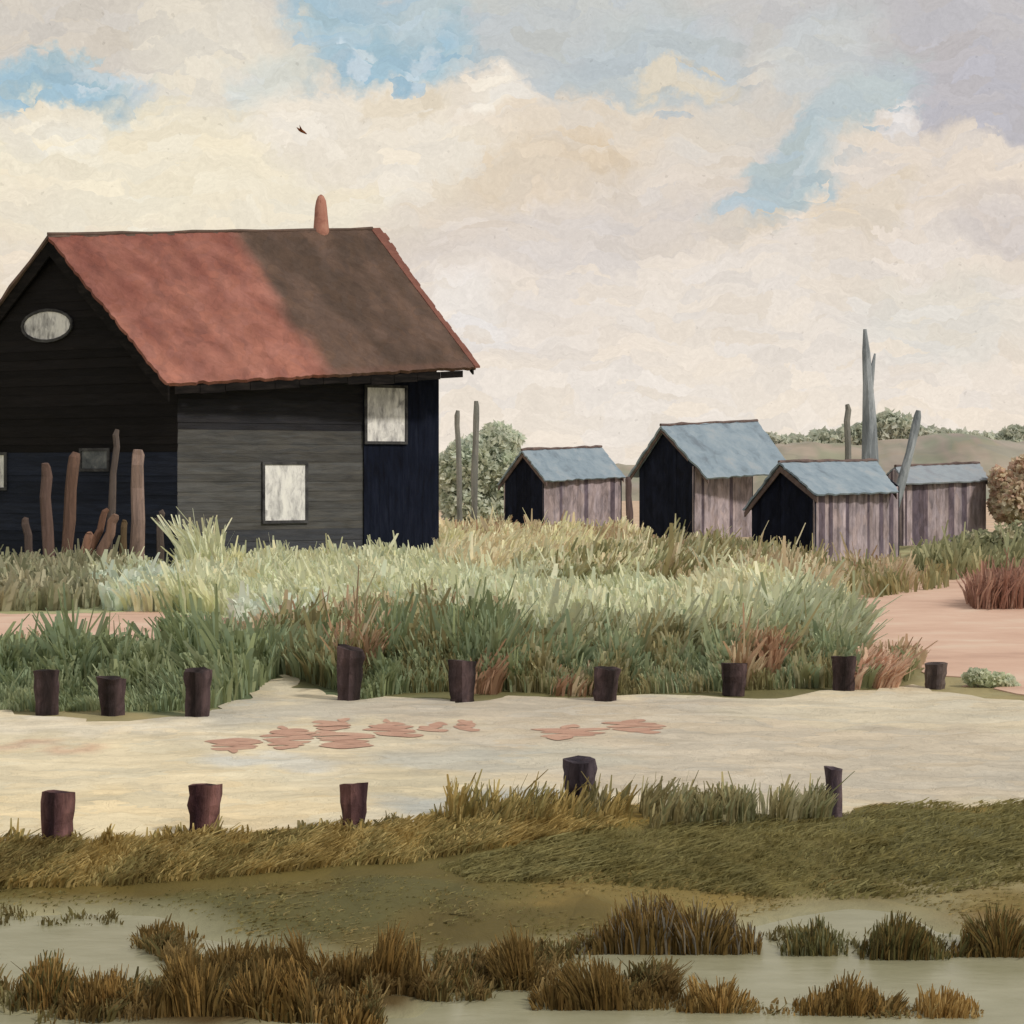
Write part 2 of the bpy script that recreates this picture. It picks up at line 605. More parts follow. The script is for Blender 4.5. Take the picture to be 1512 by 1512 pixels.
# soil/turf tones, foreground ones darkened to carry its shade: (px polygon-ish ellipse cx,cy,rx,ry,colour)
TONES = [
    (756, 760, 2500, 60, (196, 172, 150)),
    (756, 860, 2500, 70, (168, 168, 128)),
    (400, 870, 420, 60, (172, 178, 142)),
    (950, 900, 330, 60, (176, 182, 142)),
    (780, 815, 200, 38, (192, 184, 138)),
    (80, 860, 160, 38, (112, 112, 84)),
    (250, 985, 600, 62, (96, 108, 80)),
    (900, 995, 480, 50, (112, 108, 74)),
    (1180, 830, 260, 26, (146, 138, 104)),
    (1440, 830, 110, 36, (96, 96, 66)),
    (756, 1215, 3000, 40, (140, 120, 66)),
    (200, 1262, 480, 40, (140, 114, 58)),
    (1330, 1235, 420, 42, (98, 94, 60)),
    (600, 1290, 600, 40, (100, 90, 50)),
    (-300, 1310, 700, 60, (96, 84, 44)),
    (350, 1335, 700, 42, (92, 88, 54)),
    (1000, 1265, 330, 45, (100, 92, 54)),
    (1150, 1320, 420, 40, (122, 106, 62)),
    (1450, 1350, 200, 40, (118, 98, 60)),
    (780, 1370, 300, 50, (96, 86, 50)),
    (560, 1420, 260, 45, (84, 68, 38)),
    (756, 1520, 3000, 75, (78, 62, 34)),
]


def tone(px, py, x, y):
    c = np.empty(px.shape + (3,))
    c[:] = lin((150, 140, 104))
    wob = (vnoise(x, y, 1.1, 1) - 0.5)
    wob2 = (vnoise(x, y, 0.45, 3) - 0.5)
    for (cx, cy, rx, ry, cc) in TONES:
        d = np.hypot((px - cx + wob * 120) / rx, (py - cy + wob2 * 26) / ry)
        f_ = sstep((1.12 - d) / 0.3)[..., None]
        c = c * (1 - f_) + np.array(lin(cc)) * f_
    return c


def mesh_np(name, V_, faces, cols, mat, parent=None):
    me = bpy.data.meshes.new(name)
    me.vertices.add(len(V_))
    me.vertices.foreach_set('co', np.asarray(V_, np.float32).ravel())
    tot = sum(f_.size for f_ in faces)
    me.loops.add(tot)
    me.loops.foreach_set('vertex_index', np.concatenate([f_.ravel() for f_ in faces]).astype(np.int32))
    st, n, acc = [], 0, 0
    for f_ in faces:
        st.append(acc + np.arange(len(f_)) * f_.shape[1])
        acc += f_.size
    st = np.concatenate(st).astype(np.int32)
    me.polygons.add(len(st))
    me.polygons.foreach_set('loop_start', st)
    me.update(calc_edges=True)
    ca = me.color_attributes.new('Col', 'FLOAT_COLOR', 'POINT')
    arr = np.ones((len(V_), 4), np.float32)
    arr[:, :3] = cols
    ca.data.foreach_set('color', arr.ravel())
    me.materials.append(mat)
    me.validate()
    ob = bpy.data.objects.new(name, me)
    C.objects.link(ob)
    if parent:
        ob.parent = parent
    return ob


ypx = np.concatenate([np.arange(1700, 1330, -5), np.arange(1330, 1000, -4), np.arange(1000, 760, -3), np.arange(760, 695, -4),
                      np.array([694.5, 693, 692, 691.2])])
deps = F * EYE / (ypx - HOR)
deps = np.concatenate([[-40, -10, 0, 3, 5], deps])
kx = np.concatenate([[-4, -2, -1.2, -.8], np.arange(-800, 2313, 9) / F - 756 / F, [.8, 1.2, 2, 4]])
kx = np.sort(kx)
YY, KK = np.meshgrid(deps, kx, indexing='ij')
XX = KK * np.maximum(YY, 8.0)
ZZ = height(XX, YY)
Yc = np.maximum(YY, 4.0)
PX, PY = 756 + XX / Yc * F, HOR + EYE / Yc * F
TC = tone(PX, PY, XX, YY)
WET = np.clip(1 - (ZZ - WZ) / .035, 0, 1)[..., None] * (YY < 14)[..., None]
TC = TC * (1 - WET) + np.array(lin((142, 139, 112))) * WET
R, Q = XX.shape
idx = np.arange(R * Q).reshape(R, Q)
quads = np.stack([idx[:-1, :-1], idx[:-1, 1:], idx[1:, 1:], idx[1:, :-1]], -1).reshape(-1, 4)
g = mesh_np('ground', np.stack([XX, YY, ZZ], -1).reshape(-1, 3), [quads], TC.reshape(-1, 3), M_ground)
g.data.polygons.foreach_set('use_smooth', [True] * len(g.data.polygons))
tag(g, kind='structure')

# water: one level sheet, the land rises through it
wm = MB()
wm.add([(-40, -12, WZ), (40, -12, WZ), (40, 13.5, WZ), (-40, 13.5, WZ)], [(0, 1, 2, 3)])
wob_ = wm.build('water', mw)
tag(wob_, kind='structure')


def sheet(name, px_poly, mat, dz, colf=None, step=0.35, rag=0.10, seg=0.18):
    """an irregular sheet lying on the ground"""
    pts = [G(a, b_) for a, b_ in px_poly]
    out = []
    n = len(pts)
    for i in range(n):
        a, b_ = pts[i], pts[(i + 1) % n]
        L = (b_ - a).length
        k = max(1, int(L / seg))
        for q in range(k):
            p = a.lerp(b_, q / k)
            d = p.y
            nx = (vnoise(p.x, p.y, 0.22, 2) - 0.5) * 2 * rag
            ny = (vnoise(p.x, p.y, 0.5, 4) - 0.5) * 2 * rag * (d / 8)
            out.append(Vector((p.x + nx, p.y + ny)))
    xs = [p.x for p in out]
    ys = [p.y for p in out]
    inn = []
    gx = np.arange(min(xs), max(xs), step)
    gy = np.arange(min(ys), max(ys), step)
    A_, B_ = np.meshgrid(gx, gy)
    A_ = A_.ravel() + rng.uniform(-.05, .05, A_.size)
    B_ = B_.ravel() + rng.uniform(-.05, .05, B_.size)
    poly = [(p.x, p.y) for p in out]
    ok = inpoly(A_, B_, poly) & (distpoly(A_, B_, poly) > 0.06)
    inn = [Vector((a, b_)) for a, b_ in zip(A_[ok], B_[ok])]
    m = len(out)
    r = delaunay_2d_cdt(out + inn, [(i, (i + 1) % m) for i in range(m)], [], 1, 1e-5)
    vv = np.array([(p.x, p.y) for p in r[0]])
    z = height(vv[:, 0], vv[:, 1]) + dz
    mb = MB()
    mb.v = [(a, b_, c_) for (a, b_), c_ in zip(vv, z)]
    mb.f = [tuple(f_) for f_ in r[2]]
    if colf is not None:
        pxv, pyv = pix(vv[:, 0], vv[:, 1])
        mb.c = [tuple(c_) for c_ in colf(pxv, pyv, vv[:, 0], vv[:, 1])]
    else:
        mb.c = [(1, 1, 1)] * len(mb.v)
    cnt = {}
    for f_ in mb.f:
        for a, b_ in zip(f_, f_[1:] + f_[:1]):
            cnt.setdefault((min(a, b_), max(a, b_)), []).append((a, b_))
    low = {}
    for k_, es in cnt.items():
        if len(es) == 1:
            a, b_ = es[0]
            for q in (a, b_):
                if q not in low:
                    low[q] = len(mb.v)
                    mb.v.append((mb.v[q][0], mb.v[q][1], mb.v[q][2] - .05))
                    mb.c.append(mb.c[q])
            mb.f.append((b_, a, low[a], low[b_]))
    ob = mb.build(name, mat)
    tag(ob, kind='structure')
    return ob


STONES = [
    (100, 1150, 420, 60, (212, 201, 174)),
    (150, 1200, 300, 35, (215, 201, 169)),
    (380, 1190, 160, 34, (213, 199, 168)),
    (620, 1160, 110, 30, (202, 191, 164)),
    (500, 1050, 360, 20, (182, 176, 162)),
    (900, 1050, 420, 22, (183, 174, 159)),
    (1100, 1100, 500, 46, (190, 180, 163)),
    (1350, 1050, 300, 26, (197, 188, 168)),
    (1250, 1150, 460, 40, (188, 179, 163)),
    (760, 1120, 200, 22, (184, 180, 167)),
    (420, 1125, 120, 12, (201, 198, 187)),
    (610, 1195, 70, 14, (178, 178, 170)),
    (740, 1180, 90, 14, (176, 176, 168)),
    (80, 1075, 260, 12, (216, 207, 187)),
    (80, 1104, 110, 6, (199, 175, 151)),
]


def track_col(px, py, x, y):
    c = np.empty(px.shape + (3,))
    c[:] = lin((203, 193, 170))
    wob = (vnoise(x, y, 0.9, 1) - 0.5)
    wob2 = (vnoise(x * 2, y, 0.6, 3) - 0.5)
    for (cx, cy, rx, ry, cc) in STONES:
        d = np.hypot((px - cx + wob * 70) / rx, (py - cy + wob2 * 16) / ry)
        f_ = sstep((1.15 - d) / 0.4)[..., None]
        c = c * (1 - f_) + np.array(lin(cc)) * f_
    return c * 1.1


track_px = [(-700, 1046), (0, 1052), (60, 1060), (150, 1063), (230, 1060), (300, 1060), (350, 1038), (390, 1006), (425, 998), (460, 1018), (520, 1036),
            (600, 1027), (680, 1040), (750, 1024), (880, 1036), (980, 1026), (1070, 1031), (1240, 1025), (1300, 1022), (1345, 1012), (1420, 1028),
            (1512, 1034), (2200, 1040), (2200, 1180), (1512, 1188), (1400, 1192), (1300, 1192), (1240, 1204), (1150, 1202),
            (950, 1192), (800, 1192), (700, 1202), (640, 1212), (560, 1226), (430, 1228), (340, 1236), (200, 1240), (90, 1248), (0, 1242), (-700, 1244)]
sheet('sand_track', track_px, M_track, 0.010, track_col, step=0.16)
pinkleft = sheet('sandy_path', [(-700, 902), (0, 903), (110, 908), (230, 905), (430, 915), (400, 938), (250, 950), (120, 944), (0, 952), (-700, 955)], M_pink, 0.012, rag=0.15)
pinkright = sheet('path', [(1268, 880), (1330, 868), (1420, 850), (1512, 838), (2100, 830), (2100, 1050), (1512, 1022), (1440, 1010), (1380, 990), (1330, 985), (1290, 965), (1250, 945), (1258, 905)], M_pink, 0.012, rag=0.2)
red_px = [
    [(302, 1090), (330, 1096), (352, 1092), (392, 1096), (384, 1106), (345, 1112), (318, 1108)],
    [(388, 1088), (410, 1076), (470, 1084), (455, 1100), (430, 1110), (405, 1106)],
    [(458, 1088), (470, 1082), (552, 1086), (548, 1104), (480, 1106)],
    [(458, 1068), (510, 1064), (514, 1078), (470, 1080)],
    [(536, 1078), (566, 1066), (616, 1074), (620, 1088), (560, 1088)],
    [(612, 1076), (654, 1066), (656, 1082), (625, 1084)],
    [(674, 1068), (700, 1062), (702, 1080), (678, 1082)],
    [(788, 1078), (840, 1074), (896, 1078), (880, 1090), (820, 1094), (800, 1088)],
    [(892, 1068), (950, 1066), (990, 1074), (975, 1084), (905, 1082)],
]
# thin broken streaks of brick-red earth on the track
for q, poly in enumerate(red_px):
    xs_, ys_ = [p[0] for p in poly], [p[1] for p in poly]
    mb = MB()
    yy_ = min(ys_) + 1
    while yy_ < max(ys_):
        ins = [x for x in range(min(xs_), max(xs_)) if bool(inpoly(np.array([x]), np.array([yy_]), poly)[0])]
        if len(ins) > 6:
            a0, a1 = min(ins) + random.uniform(-7, 5), max(ins) + random.uniform(-5, 9)
            n = 14
            up_, dn_ = [], []
            for k in range(n + 1):
                f_ = k / n
                w_ = (0.1 + max(math.sin(math.pi * f_), 0) ** .5) * (2.3 + .3 * math.sin(f_ * 9 + yy_))
                wv_ = math.sin(f_ * 5 + q + yy_) * 1.0
                xx = a0 + (a1 - a0) * f_
                up_.append(G(xx, yy_ - w_ + wv_))
                dn_.append(G(xx, yy_ + w_ + wv_))
            vs = [(p.x, p.y, float(height(np.array([p.x]), np.array([p.y]))[0]) + .0125 + .0006 * (int(yy_ * 3) % 7)) for p in up_ + dn_]
            mb.add(vs, [(k, k + 1, n + 2 + k, n + 1 + k) for k in range(n)])
        yy_ += random.uniform(3.6, 4.6)
    if mb.v:
        tag(mb.build('red_earth', M_red), kind='structure')


# ------------------------------------------------------------------ houses
def plane_z(a, b_, c_, x, y):
    n = (b_ - a).cross(c_ - a)
    return a.z - (n.x * (x - a.x) + n.y * (y - a.y)) / n.z


def clip_half(poly, axis, val, keep_less):
    out = []
    n = len(poly)
    for i in range(n):
        a, b_ = poly[i], poly[(i + 1) % n]
        da, db = a[axis] - val, b_[axis] - val
        if keep_less: da, db = -da, -db
        if da >= 0: out.append(a)
        if (da > 0 > db) or (da < 0 < db):
            t_ = da / (da - db)
            out.append((a[0] + (b_[0] - a[0]) * t_, a[1] + (b_[1] - a[1]) * t_))
    return out


def boards(mb, O, ex, ez, poly, axis, bw, th, nrm_, colf, gap=0.002, ragged=0.0):
    """clad a flat convex polygon (u,v) with boards stacked along axis"""
    lo_, hi_ = min(p[axis] for p in poly), max(p[axis] for p in poly)
    n = max(1, round((hi_ - lo_) / bw))
    cuts = [lo_ + (hi_ - lo_) * (i + (random.uniform(-.25, .25) if 0 < i < n else 0)) / n for i in range(n + 1)]
    for i in range(n):
        a = cuts[i] + (gap if i else 0)
        b_ = cuts[i + 1]
        bw = b_ - a
        q = clip_half(poly, axis, a, False)
        q = clip_half(q, axis, b_, True)
        if len(q) < 3: continue
        o1 = random.uniform(0.0, 0.012)
        if axis == 0 and ragged:
            vmin = min(p[1] for p in q)
            rr = random.uniform(-ragged, ragged)
            q = [(p[0], p[1] + rr) if p[1] < vmin + 0.02 else p for p in q]
        pts = [O + ex * p[0] + ez * p[1] + nrm_ * o1 for p in q]
        if axis == 1:   # weatherboard: lower edge stands proud
            pts = [p + nrm_ * (0.008 * (1 - (qq[1] - a) / max(bw, 1e-3))) for p, qq in zip(pts, q)]
        uc = sum(p[0] for p in q) / len(q)
        vc = sum(p[1] for p in q) / len(q)
        mb.prism(pts, nrm_ * th, colf(uc, vc))


def house(name, R0, R1, E0, E1, EL0, N, Fr, Lc, label, cat, group, axis, bw, colg, cols, mg, ms, roofs, th=0.12, baseZ=-0.15, edge_mat=None, barge=0.16, cap_mat=None, ke=1.0, roofcol=None):
    """R ridge near/far, E right eave near/far, EL0 left eave near; N near corner, Fr far right, Lc left corner (ground)"""
    N, Fr, Lc = [Vector((p.x, p.y, baseZ)) for p in (N, Fr, Lc)]
    Bk = Lc + Fr - N
    root = empty(name, ((N + Bk) / 2).xy.to_3d())
    tag(root, label, cat, group)
    EL1 = EL0 + (R1 - R0)
    E1 = E0 + (R1 - R0) * ke
    zr = lambda p: min(plane_z(R0, R1, E0, p.x, p.y), plane_z(R1, E1, E0, p.x, p.y), plane_z(R0, R1, E1, p.x, p.y)) - th * 1.15
    zl = lambda p: plane_z(R0, R1, EL0, p.x, p.y) - th * 1.15

    def wallpoly(a, b_, gable):
        ex = (b_ - a)
        L = ex.length
        ex.normalize()
        pts = [(0, 0), (L, 0)]

        def ztop(p): return min(zr(p), zl(p)) - baseZ
        if gable:
            best, bu = -1, 0
            for i in range(101):
                p = a + ex * (L * i / 100)
                if ztop(p) > best: best, bu = ztop(p), L * i / 100
            pts += [(L, ztop(b_)), (bu, best), (0, ztop(a))]
        else:
            pts += [(L, ztop(b_)), (0, ztop(a))]
        return ex, L, pts
    info = {}
    for nm, a, b_, gable, colf, mt in (('gable_wall', Lc, N, True, colg, mg), ('side_wall', N, Fr, False, cols, ms),
                                       ('gable_wall', Fr, Bk, True, colg, mg), ('side_wall', Bk, Lc, False, cols, ms)):
        ex, L, pts = wallpoly(a, b_, gable)
        nn = ex.cross(Vector((0, 0, 1))).normalized()     # outward for counter-clockwise order seen from above
        mb = MB()
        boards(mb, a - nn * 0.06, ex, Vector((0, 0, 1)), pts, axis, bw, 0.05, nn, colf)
        # dark lining behind the boards
        inner = [(min(max(u, 0.05), L - 0.05), v - (0.04 if v > 0 else 0)) for u, v in pts]
        mb.prism([a - nn * 0.13 + ex * u + Vector((0, 0, v)) for u, v in inner], nn * 0.05, colf(L / 2, 0.1))
        w_ = mb.build(nm, mt, root)
        info.setdefault(nm + ('_back' if nm in info else ''), (a, ex, nn, L, pts, w_))
    # roof
    rs = []
    for frac0, frac1, mt, lab in roofs:
        mb = MB()
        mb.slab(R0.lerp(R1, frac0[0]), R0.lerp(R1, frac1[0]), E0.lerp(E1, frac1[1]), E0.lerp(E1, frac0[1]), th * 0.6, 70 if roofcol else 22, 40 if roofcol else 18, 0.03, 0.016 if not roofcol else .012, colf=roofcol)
        ob = mb.build('roof', mt, root)
        if lab: ob['label'] = lab
        rs.append(ob)
    mb = MB()
    mb.slab(R0, R1, EL1, EL0, th * 0.6, 22, 14, 0.03, 0.014)
    ob = mb.build('roof', M_roofbrown if roofcol else roofs[-1][2], root)
    rs.append(ob)
    # ridge cap
    mb = MB()
    k = 14
    mb.tube([R0.lerp(R1, i / k) + Vector((0, 0, random.uniform(-.015, .02))) for i in range(k + 1)], [0.05 + random.uniform(-.012, .012) for _ in range(k + 1)], 8, 0.12)
    mb.build('ridge_cap', cap_mat or edge_mat or M_edge, root)
    # bargeboards under the verge, near and far
    for (a, b_) in ((R0, E0), (R0, EL0), (R1, E1), (R1, EL1)):
        mb = MB()
        d = (b_ - a).normalized()
        rdir = (R1 - R0).normalized() * (1 if a is R0 else -1)
        dn = Vector((0, 0, -1))
        a2 = a + rdir * 0.05 + dn * 0.10
        b2 = b_ + rdir * 0.05 + dn * 0.10 - d * 0.04
        bg_ = barge if a is R0 else min(barge, .14)
        mb.prism([a2, b2, b2 + dn * bg_ * 0.85, a2 + dn * bg_], rdir * 0.045)
        mb.build('bargeboard', edge_mat or M_edge, root)
    return root, info, rs


def on_wall(info, u, v, out=0.0):
    a, ex, nn = info[0], info[1], info[2]
    return a + ex * u + Vector((0, 0, v)) + nn * out


def wall_uv(info, px, py):
    """where the sight line of a photo pixel meets a wall"""
    a, ex, nn = info[0], info[1], info[2]
    d = Vector(((px - 756) / F, 1, -(py - HOR) / F))
    o_ = Vector((0, 0, EYE))
    t_ = (a - o_).dot(nn) / d.dot(nn)
    p = o_ + d * t_
    return (p - a).dot(ex), p.z - a.z


def window(info, root, px0, px1, py0, py1, bars=True, mat=None, label=None, rounded=False):
    u0, v1 = wall_uv(info, px0, py0)
    u1, v0 = wall_uv(info, px1, py1)
    nn, ex = info[2], info[1]
    up = Vector((0, 0, 1))
    fr = MB()
    w_ = 0.07
    if not rounded:
        for (a, b_, c_, d_) in ((u0 - w_, u0, v0 - w_, v1 + w_), (u1, u1 + w_, v0 - w_, v1 + w_), (u0, u1, v1, v1 + w_), (u0, u1, v0 - w_, v0)):
            fr.prism([on_wall(info, a, c_, .01), on_wall(info, b_, c_, .01), on_wall(info, b_, d_, .01), on_wall(info, a, d_, .01)], nn * 0.05)
    else:
        n = 20
        cu, cv, ru, rv = (u0 + u1) / 2, (v0 + v1) / 2, (u1 - u0) / 2, (v1 - v0) / 2
        for i in range(n):
            t0, t1 = 2 * math.pi * i / n, 2 * math.pi * (i + 1) / n
            q = [(cu + ru * math.cos(t0), cv + rv * math.sin(t0)), (cu + (ru + w_) * math.cos(t0), cv + (rv + w_) * math.sin(t0)),
                 (cu + (ru + w_) * math.cos(t1), cv + (rv + w_) * math.sin(t1)), (cu + ru * math.cos(t1), cv + rv * math.sin(t1))]
            fr.prism([on_wall(info, a, b_, .01) for a, b_ in q], nn * 0.05)
    f = fr.build('window', M_frame, root)
    if label: f['label'] = label
    pn = MB()
    if rounded:
        pn.prism([on_wall(info, cu + ru * .99 * math.cos(2 * math.pi * i / 20), cv + rv * .99 * math.sin(2 * math.pi * i / 20), .008) for i in range(20)], nn * 0.025)
    else:
        pn.prism([on_wall(info, u0 + .003, v0 + .003, .008), on_wall(info, u1 - .003, v0 + .003, .008), on_wall(info, u1 - .003, v1 - .003, .008), on_wall(info, u0 + .003, v1 - .003, .008)], nn * 0.025)
    pn.build('pane', mat or M_pane, f)


def board_col(base, var, second=None, s=1.0):
    def f(u, v):
        k = random.uniform(1 - var, 1 + var)
        c = lin(base)
        if second is not None and random.random() < 0.4:
            c = lin(second)
        return tuple(x * k for x in c)
    return f


def jit(c, a, b_):
    k = random.uniform(a, b_)
    return tuple(x * k for x in c)


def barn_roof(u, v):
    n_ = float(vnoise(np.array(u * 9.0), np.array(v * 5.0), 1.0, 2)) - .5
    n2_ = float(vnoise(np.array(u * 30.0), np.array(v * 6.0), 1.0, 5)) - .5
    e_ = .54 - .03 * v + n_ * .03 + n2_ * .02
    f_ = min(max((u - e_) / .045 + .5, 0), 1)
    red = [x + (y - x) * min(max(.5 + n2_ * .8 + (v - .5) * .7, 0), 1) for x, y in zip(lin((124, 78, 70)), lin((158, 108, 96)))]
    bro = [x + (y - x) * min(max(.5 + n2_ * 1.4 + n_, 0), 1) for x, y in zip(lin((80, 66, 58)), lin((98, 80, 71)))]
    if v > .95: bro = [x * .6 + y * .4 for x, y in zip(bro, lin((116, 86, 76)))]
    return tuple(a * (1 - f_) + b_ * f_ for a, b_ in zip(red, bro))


M_rooftile = paint('roof_tiles', attr=True, st=(2.6, 2.6, 0.6), scale=1.8, warp=0.3, bump=1.0, var=.22)


# --- the big tarred barn
dN = 50.0
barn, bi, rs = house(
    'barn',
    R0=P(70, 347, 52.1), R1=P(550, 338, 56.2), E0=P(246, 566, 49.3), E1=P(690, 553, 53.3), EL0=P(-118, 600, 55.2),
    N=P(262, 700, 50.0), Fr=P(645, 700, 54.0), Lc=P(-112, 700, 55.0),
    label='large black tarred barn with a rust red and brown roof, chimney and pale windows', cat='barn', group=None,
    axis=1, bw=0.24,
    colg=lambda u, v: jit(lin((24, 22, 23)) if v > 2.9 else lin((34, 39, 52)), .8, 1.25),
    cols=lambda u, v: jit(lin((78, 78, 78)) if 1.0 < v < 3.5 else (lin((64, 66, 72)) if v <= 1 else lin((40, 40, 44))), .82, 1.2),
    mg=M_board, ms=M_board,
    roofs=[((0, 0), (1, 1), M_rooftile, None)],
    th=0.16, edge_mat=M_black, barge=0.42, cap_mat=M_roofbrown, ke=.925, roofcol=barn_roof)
# the far bay of the long wall: tall navy boards standing proud
ii = bi['side_wall']
u0, _ = wall_uv(ii, 536, 700)
L = ii[3]
_, vtop = wall_uv(ii, 560, 552)
mb = MB()
boards(mb, ii[0] + ii[2] * 0.012, ii[1], Vector((0, 0, 1)), [(u0, 0), (L + 0.03, 0), (L + 0.03, vtop), (u0, vtop)], 0, 0.22, 0.04, ii[2], lambda u, v: (1, 1, 1))
mb.build('boarded_bay', M_navy, barn)
iw = (ii[0] + ii[2] * 0.055,) + ii[1:]
window(iw, barn, 541, 597, 572, 652, label='tall pale upper window in the navy bay')
window(ii, barn, 390, 450, 686, 768, label='square pale window low in the long wall')
gi = bi['gable_wall']
window(gi, barn, 36, 106, 462, 500, rounded=True, label='oval pale window high in the gable', mat=M_pane)
window(gi, barn, 122, 160, 666, 692, label='small dim grey window behind the stakes',
       mat=paint('dim_window', [(66, 70, 76), (96, 100, 104), (124, 126, 128)], scale=5, bump=0.2))
window(gi, barn, -28, 8, 672, 720, label='window at the left end of the gable wall')
# eave board under the long eave and the red verge at the far end
mb = MB()
R0, R1, E0 = P(70, 347, 52.1), P(550, 338, 56.2), P(246, 566, 49.3)
E1 = E0 + (R1 - R0) * .925
sp = (R0 - E0).normalized()
for i in range(12):
    a, b_ = E0.lerp(E1, .03 + i * .93 / 12), E0.lerp(E1, .03 + (i + .96) * .93 / 12)
    a, b_ = a + sp * .08 - Vector((0, 0, .13)), b_ + sp * .08 - Vector((0, 0, .13))
    dn = Vector((0, 0, -random.uniform(.14, .24)))
    mb.prism([a, b_, b_ + dn, a + dn], Vector((0.02, 0.04, 0)))
mb.build('eave_board', M_black, barn)
# rust red verge tiles down the far edge of the roof
mb = MB()
rd = (R1 - R0).normalized()
for i in range(26):
    a, b_ = R1.lerp(E1, i / 26), R1.lerp(E1, (i + 1.1) / 26)
    wv = (.26 - .16 * min(i / 12, 1)) * random.uniform(.8, 1.2)
    up = Vector((0, 0, .02 + random.uniform(0, .012)))
    mb.prism([a + up - rd * .05, b_ + up - rd * .05, b_ + up + rd * wv, a + up + rd * wv], Vector((0, 0, -.05)))
mb.build('verge_tiles', M_rededge, barn)
# chimney
mb = MB()
cb = R0.lerp(R1, 0.845)
cb = Vector((P(474, 340, cb.y).x, cb.y, cb.z))
hc = 52 / F * cb.y
mb.tube([cb + Vector((0, 0, z_ * hc)) for z_ in (-.35, 0, .35, .62, .82, .95, 1.0)], [.225, .21, .185, .165, .13, .08, .02], 12, 0.04)
ch = mb.build('chimney', M_chim, barn, smooth=True)

# --- the blue-roofed huts
dark = lambda u, v: jit(lin((24, 28, 42)), .7, 1.3)


def mauve(u, v):
    return jit(lin((158, 146, 151)) if random.random() < .72 else lin((104, 94, 104)), .75, 1.15)


def roofb(lab=None, m=None):
    return [((0, 0), (1, 1), m or M_roofblue, lab)]


def hutp(d0, g1, g2, apex, ridge_far, e0, e1, el, nx, fx, lx):
    return dict(R0=P(apex[0], apex[1], d0 + g1 / 2 - .15), R1=P(ridge_far[0], ridge_far[1], d0 + g1 / 2 + g2 + .1),
                E0=P(e0[0], e0[1], d0 - .35), E1=P(e1[0], e1[1], d0 + g2 - .1), EL0=P(el[0], el[1], d0 + g1 + .1),
                N=P(nx, 700, d0), Fr=P(fx, 700, d0 + g2), Lc=P(lx, 700, d0 + g1))


HG = 'tarred huts with blue roofs'
h = hutp(74, 1.2, 3.0, (770, 664), (888, 660), (806, 710), (914, 706), (733, 716), 802, 918, 744)
ha, ia, _ = house('hut', **h, label='small low hut with pale blue roof, nearest the grey green bush', cat='hut', group=HG,
                  axis=0, bw=0.2, colg=dark, cols=mauve, mg=M_vboard, ms=M_vboard, roofs=roofb(), th=0.09)
h = hutp(70, 2.0, 2.6, (975, 628), (1118, 621), (1045, 706), (1142, 700), (926, 704), 1024, 1112, 944)
hb, ib, _ = house('hut', **h, label='tallest blue roofed hut with a brown roof edge and black gable', cat='hut', group=HG,
                  axis=0, bw=0.2, colg=dark, cols=mauve, ke=.9, mg=M_vboard, ms=M_vboard, roofs=roofb(), th=0.11, barge=0.14)
h = hutp(53, 1.6, 3.2, (1150, 682), (1294, 680), (1206, 730), (1322, 722), (1096, 752), 1203, 1328, 1110)
hc_, ic, _ = house('hut', **h, label='nearest hut, black gable pointing at the grass, blue roof below the tall grey mast', cat='hut', group=HG,
                   axis=0, bw=0.17, colg=dark, cols=mauve, mg=M_vboard, ms=M_vboard, roofs=roofb(), th=0.08, edge_mat=M_edge, ke=.84)
h = hutp(64, 2.2, 2.6, (1322, 688), (1446, 684), (1336, 714), (1460, 712), (1296, 712), 1334, 1456, 1300)
hd, id_, _ = house('hut', **h, label='farthest right hut with a dull blue grey roof, behind the leaning post', cat='hut', group=HG,
                   axis=0, bw=0.2, colg=mauve, cols=mauve, mg=M_vboard, ms=M_vboard, roofs=roofb(m=M_rooflil), th=0.08)


# ------------------------------------------------------------------ posts, stakes, poles
def stump(pxc, ytop, ybase, wpx, label, group, cd, cl, lean=0.0, name='wooden_post'):
    base = G(pxc, ybase)
    d = base.y
    gz = float(height(np.array([base.x]), np.array([base.y]))[0])
    hh = (ybase - ytop) / F * d
    r = wpx / 2 / F * d
    root = base.copy()
    root.z = gz
    n, rows = 12, 7
    mb = MB()
    vs, cs = [], []
    tw = [random.uniform(.78, 1.16) for _ in range(n)]
    tp_, ta_ = random.uniform(0, 6), random.uniform(.02, .06)
    topz = [ta_ * math.sin(2 * math.pi * q / n + tp_) + random.uniform(-.025, .01) for q in range(n)]
    for j in range(rows + 1):
        f_ = j / rows
        z = -.12 + (hh + .12) * f_
        taper = 0.84 + 0.2 * f_ + random.uniform(-.04, .04)
        for k in range(n):
            a = 2 * math.pi * k / n
            rr = r * taper * tw[k] * random.uniform(.92, 1.08)
            zz = z + (topz[k] * hh if j == rows else 0)
            vs.append((root.x + math.cos(a) * rr + lean * hh * f_, root.y + math.sin(a) * rr, gz + zz))
            t_ = .5 + .5 * math.sin(a * 2.0 + pxc)  # lit-side tone painted into the wood colour around the post
            mixf = t_ * random.uniform(.4, 1.0)
            cs.append(tuple(x * (1 - mixf) + y_ * mixf for x, y_ in zip(lin(cd), lin(cl))))
    # hollow worn top
    vs.append((root.x + lean * hh, root.y, gz + hh * 0.95))
    cs.append(lin(cd))
    fs = []
    for j in range(rows):
        for k in range(n):
            k2 = (k + 1) % n
            fs.append((j * n + k, j * n + k2, (j + 1) * n + k2, (j + 1) * n + k))
    for k in range(n):
        fs.append((rows * n + k, rows * n + (k + 1) % n, len(vs) - 1))
    mb.v, mb.f, mb.c = vs, fs, cs
    e = mb.build(name, M_stump)
    # put the origin at the foot
    off = Vector((root.x, root.y, gz))
    e.data.transform(Matrix.Translation(-off))
    e.location = off
    tag(e, label, 'post', group)
    return e


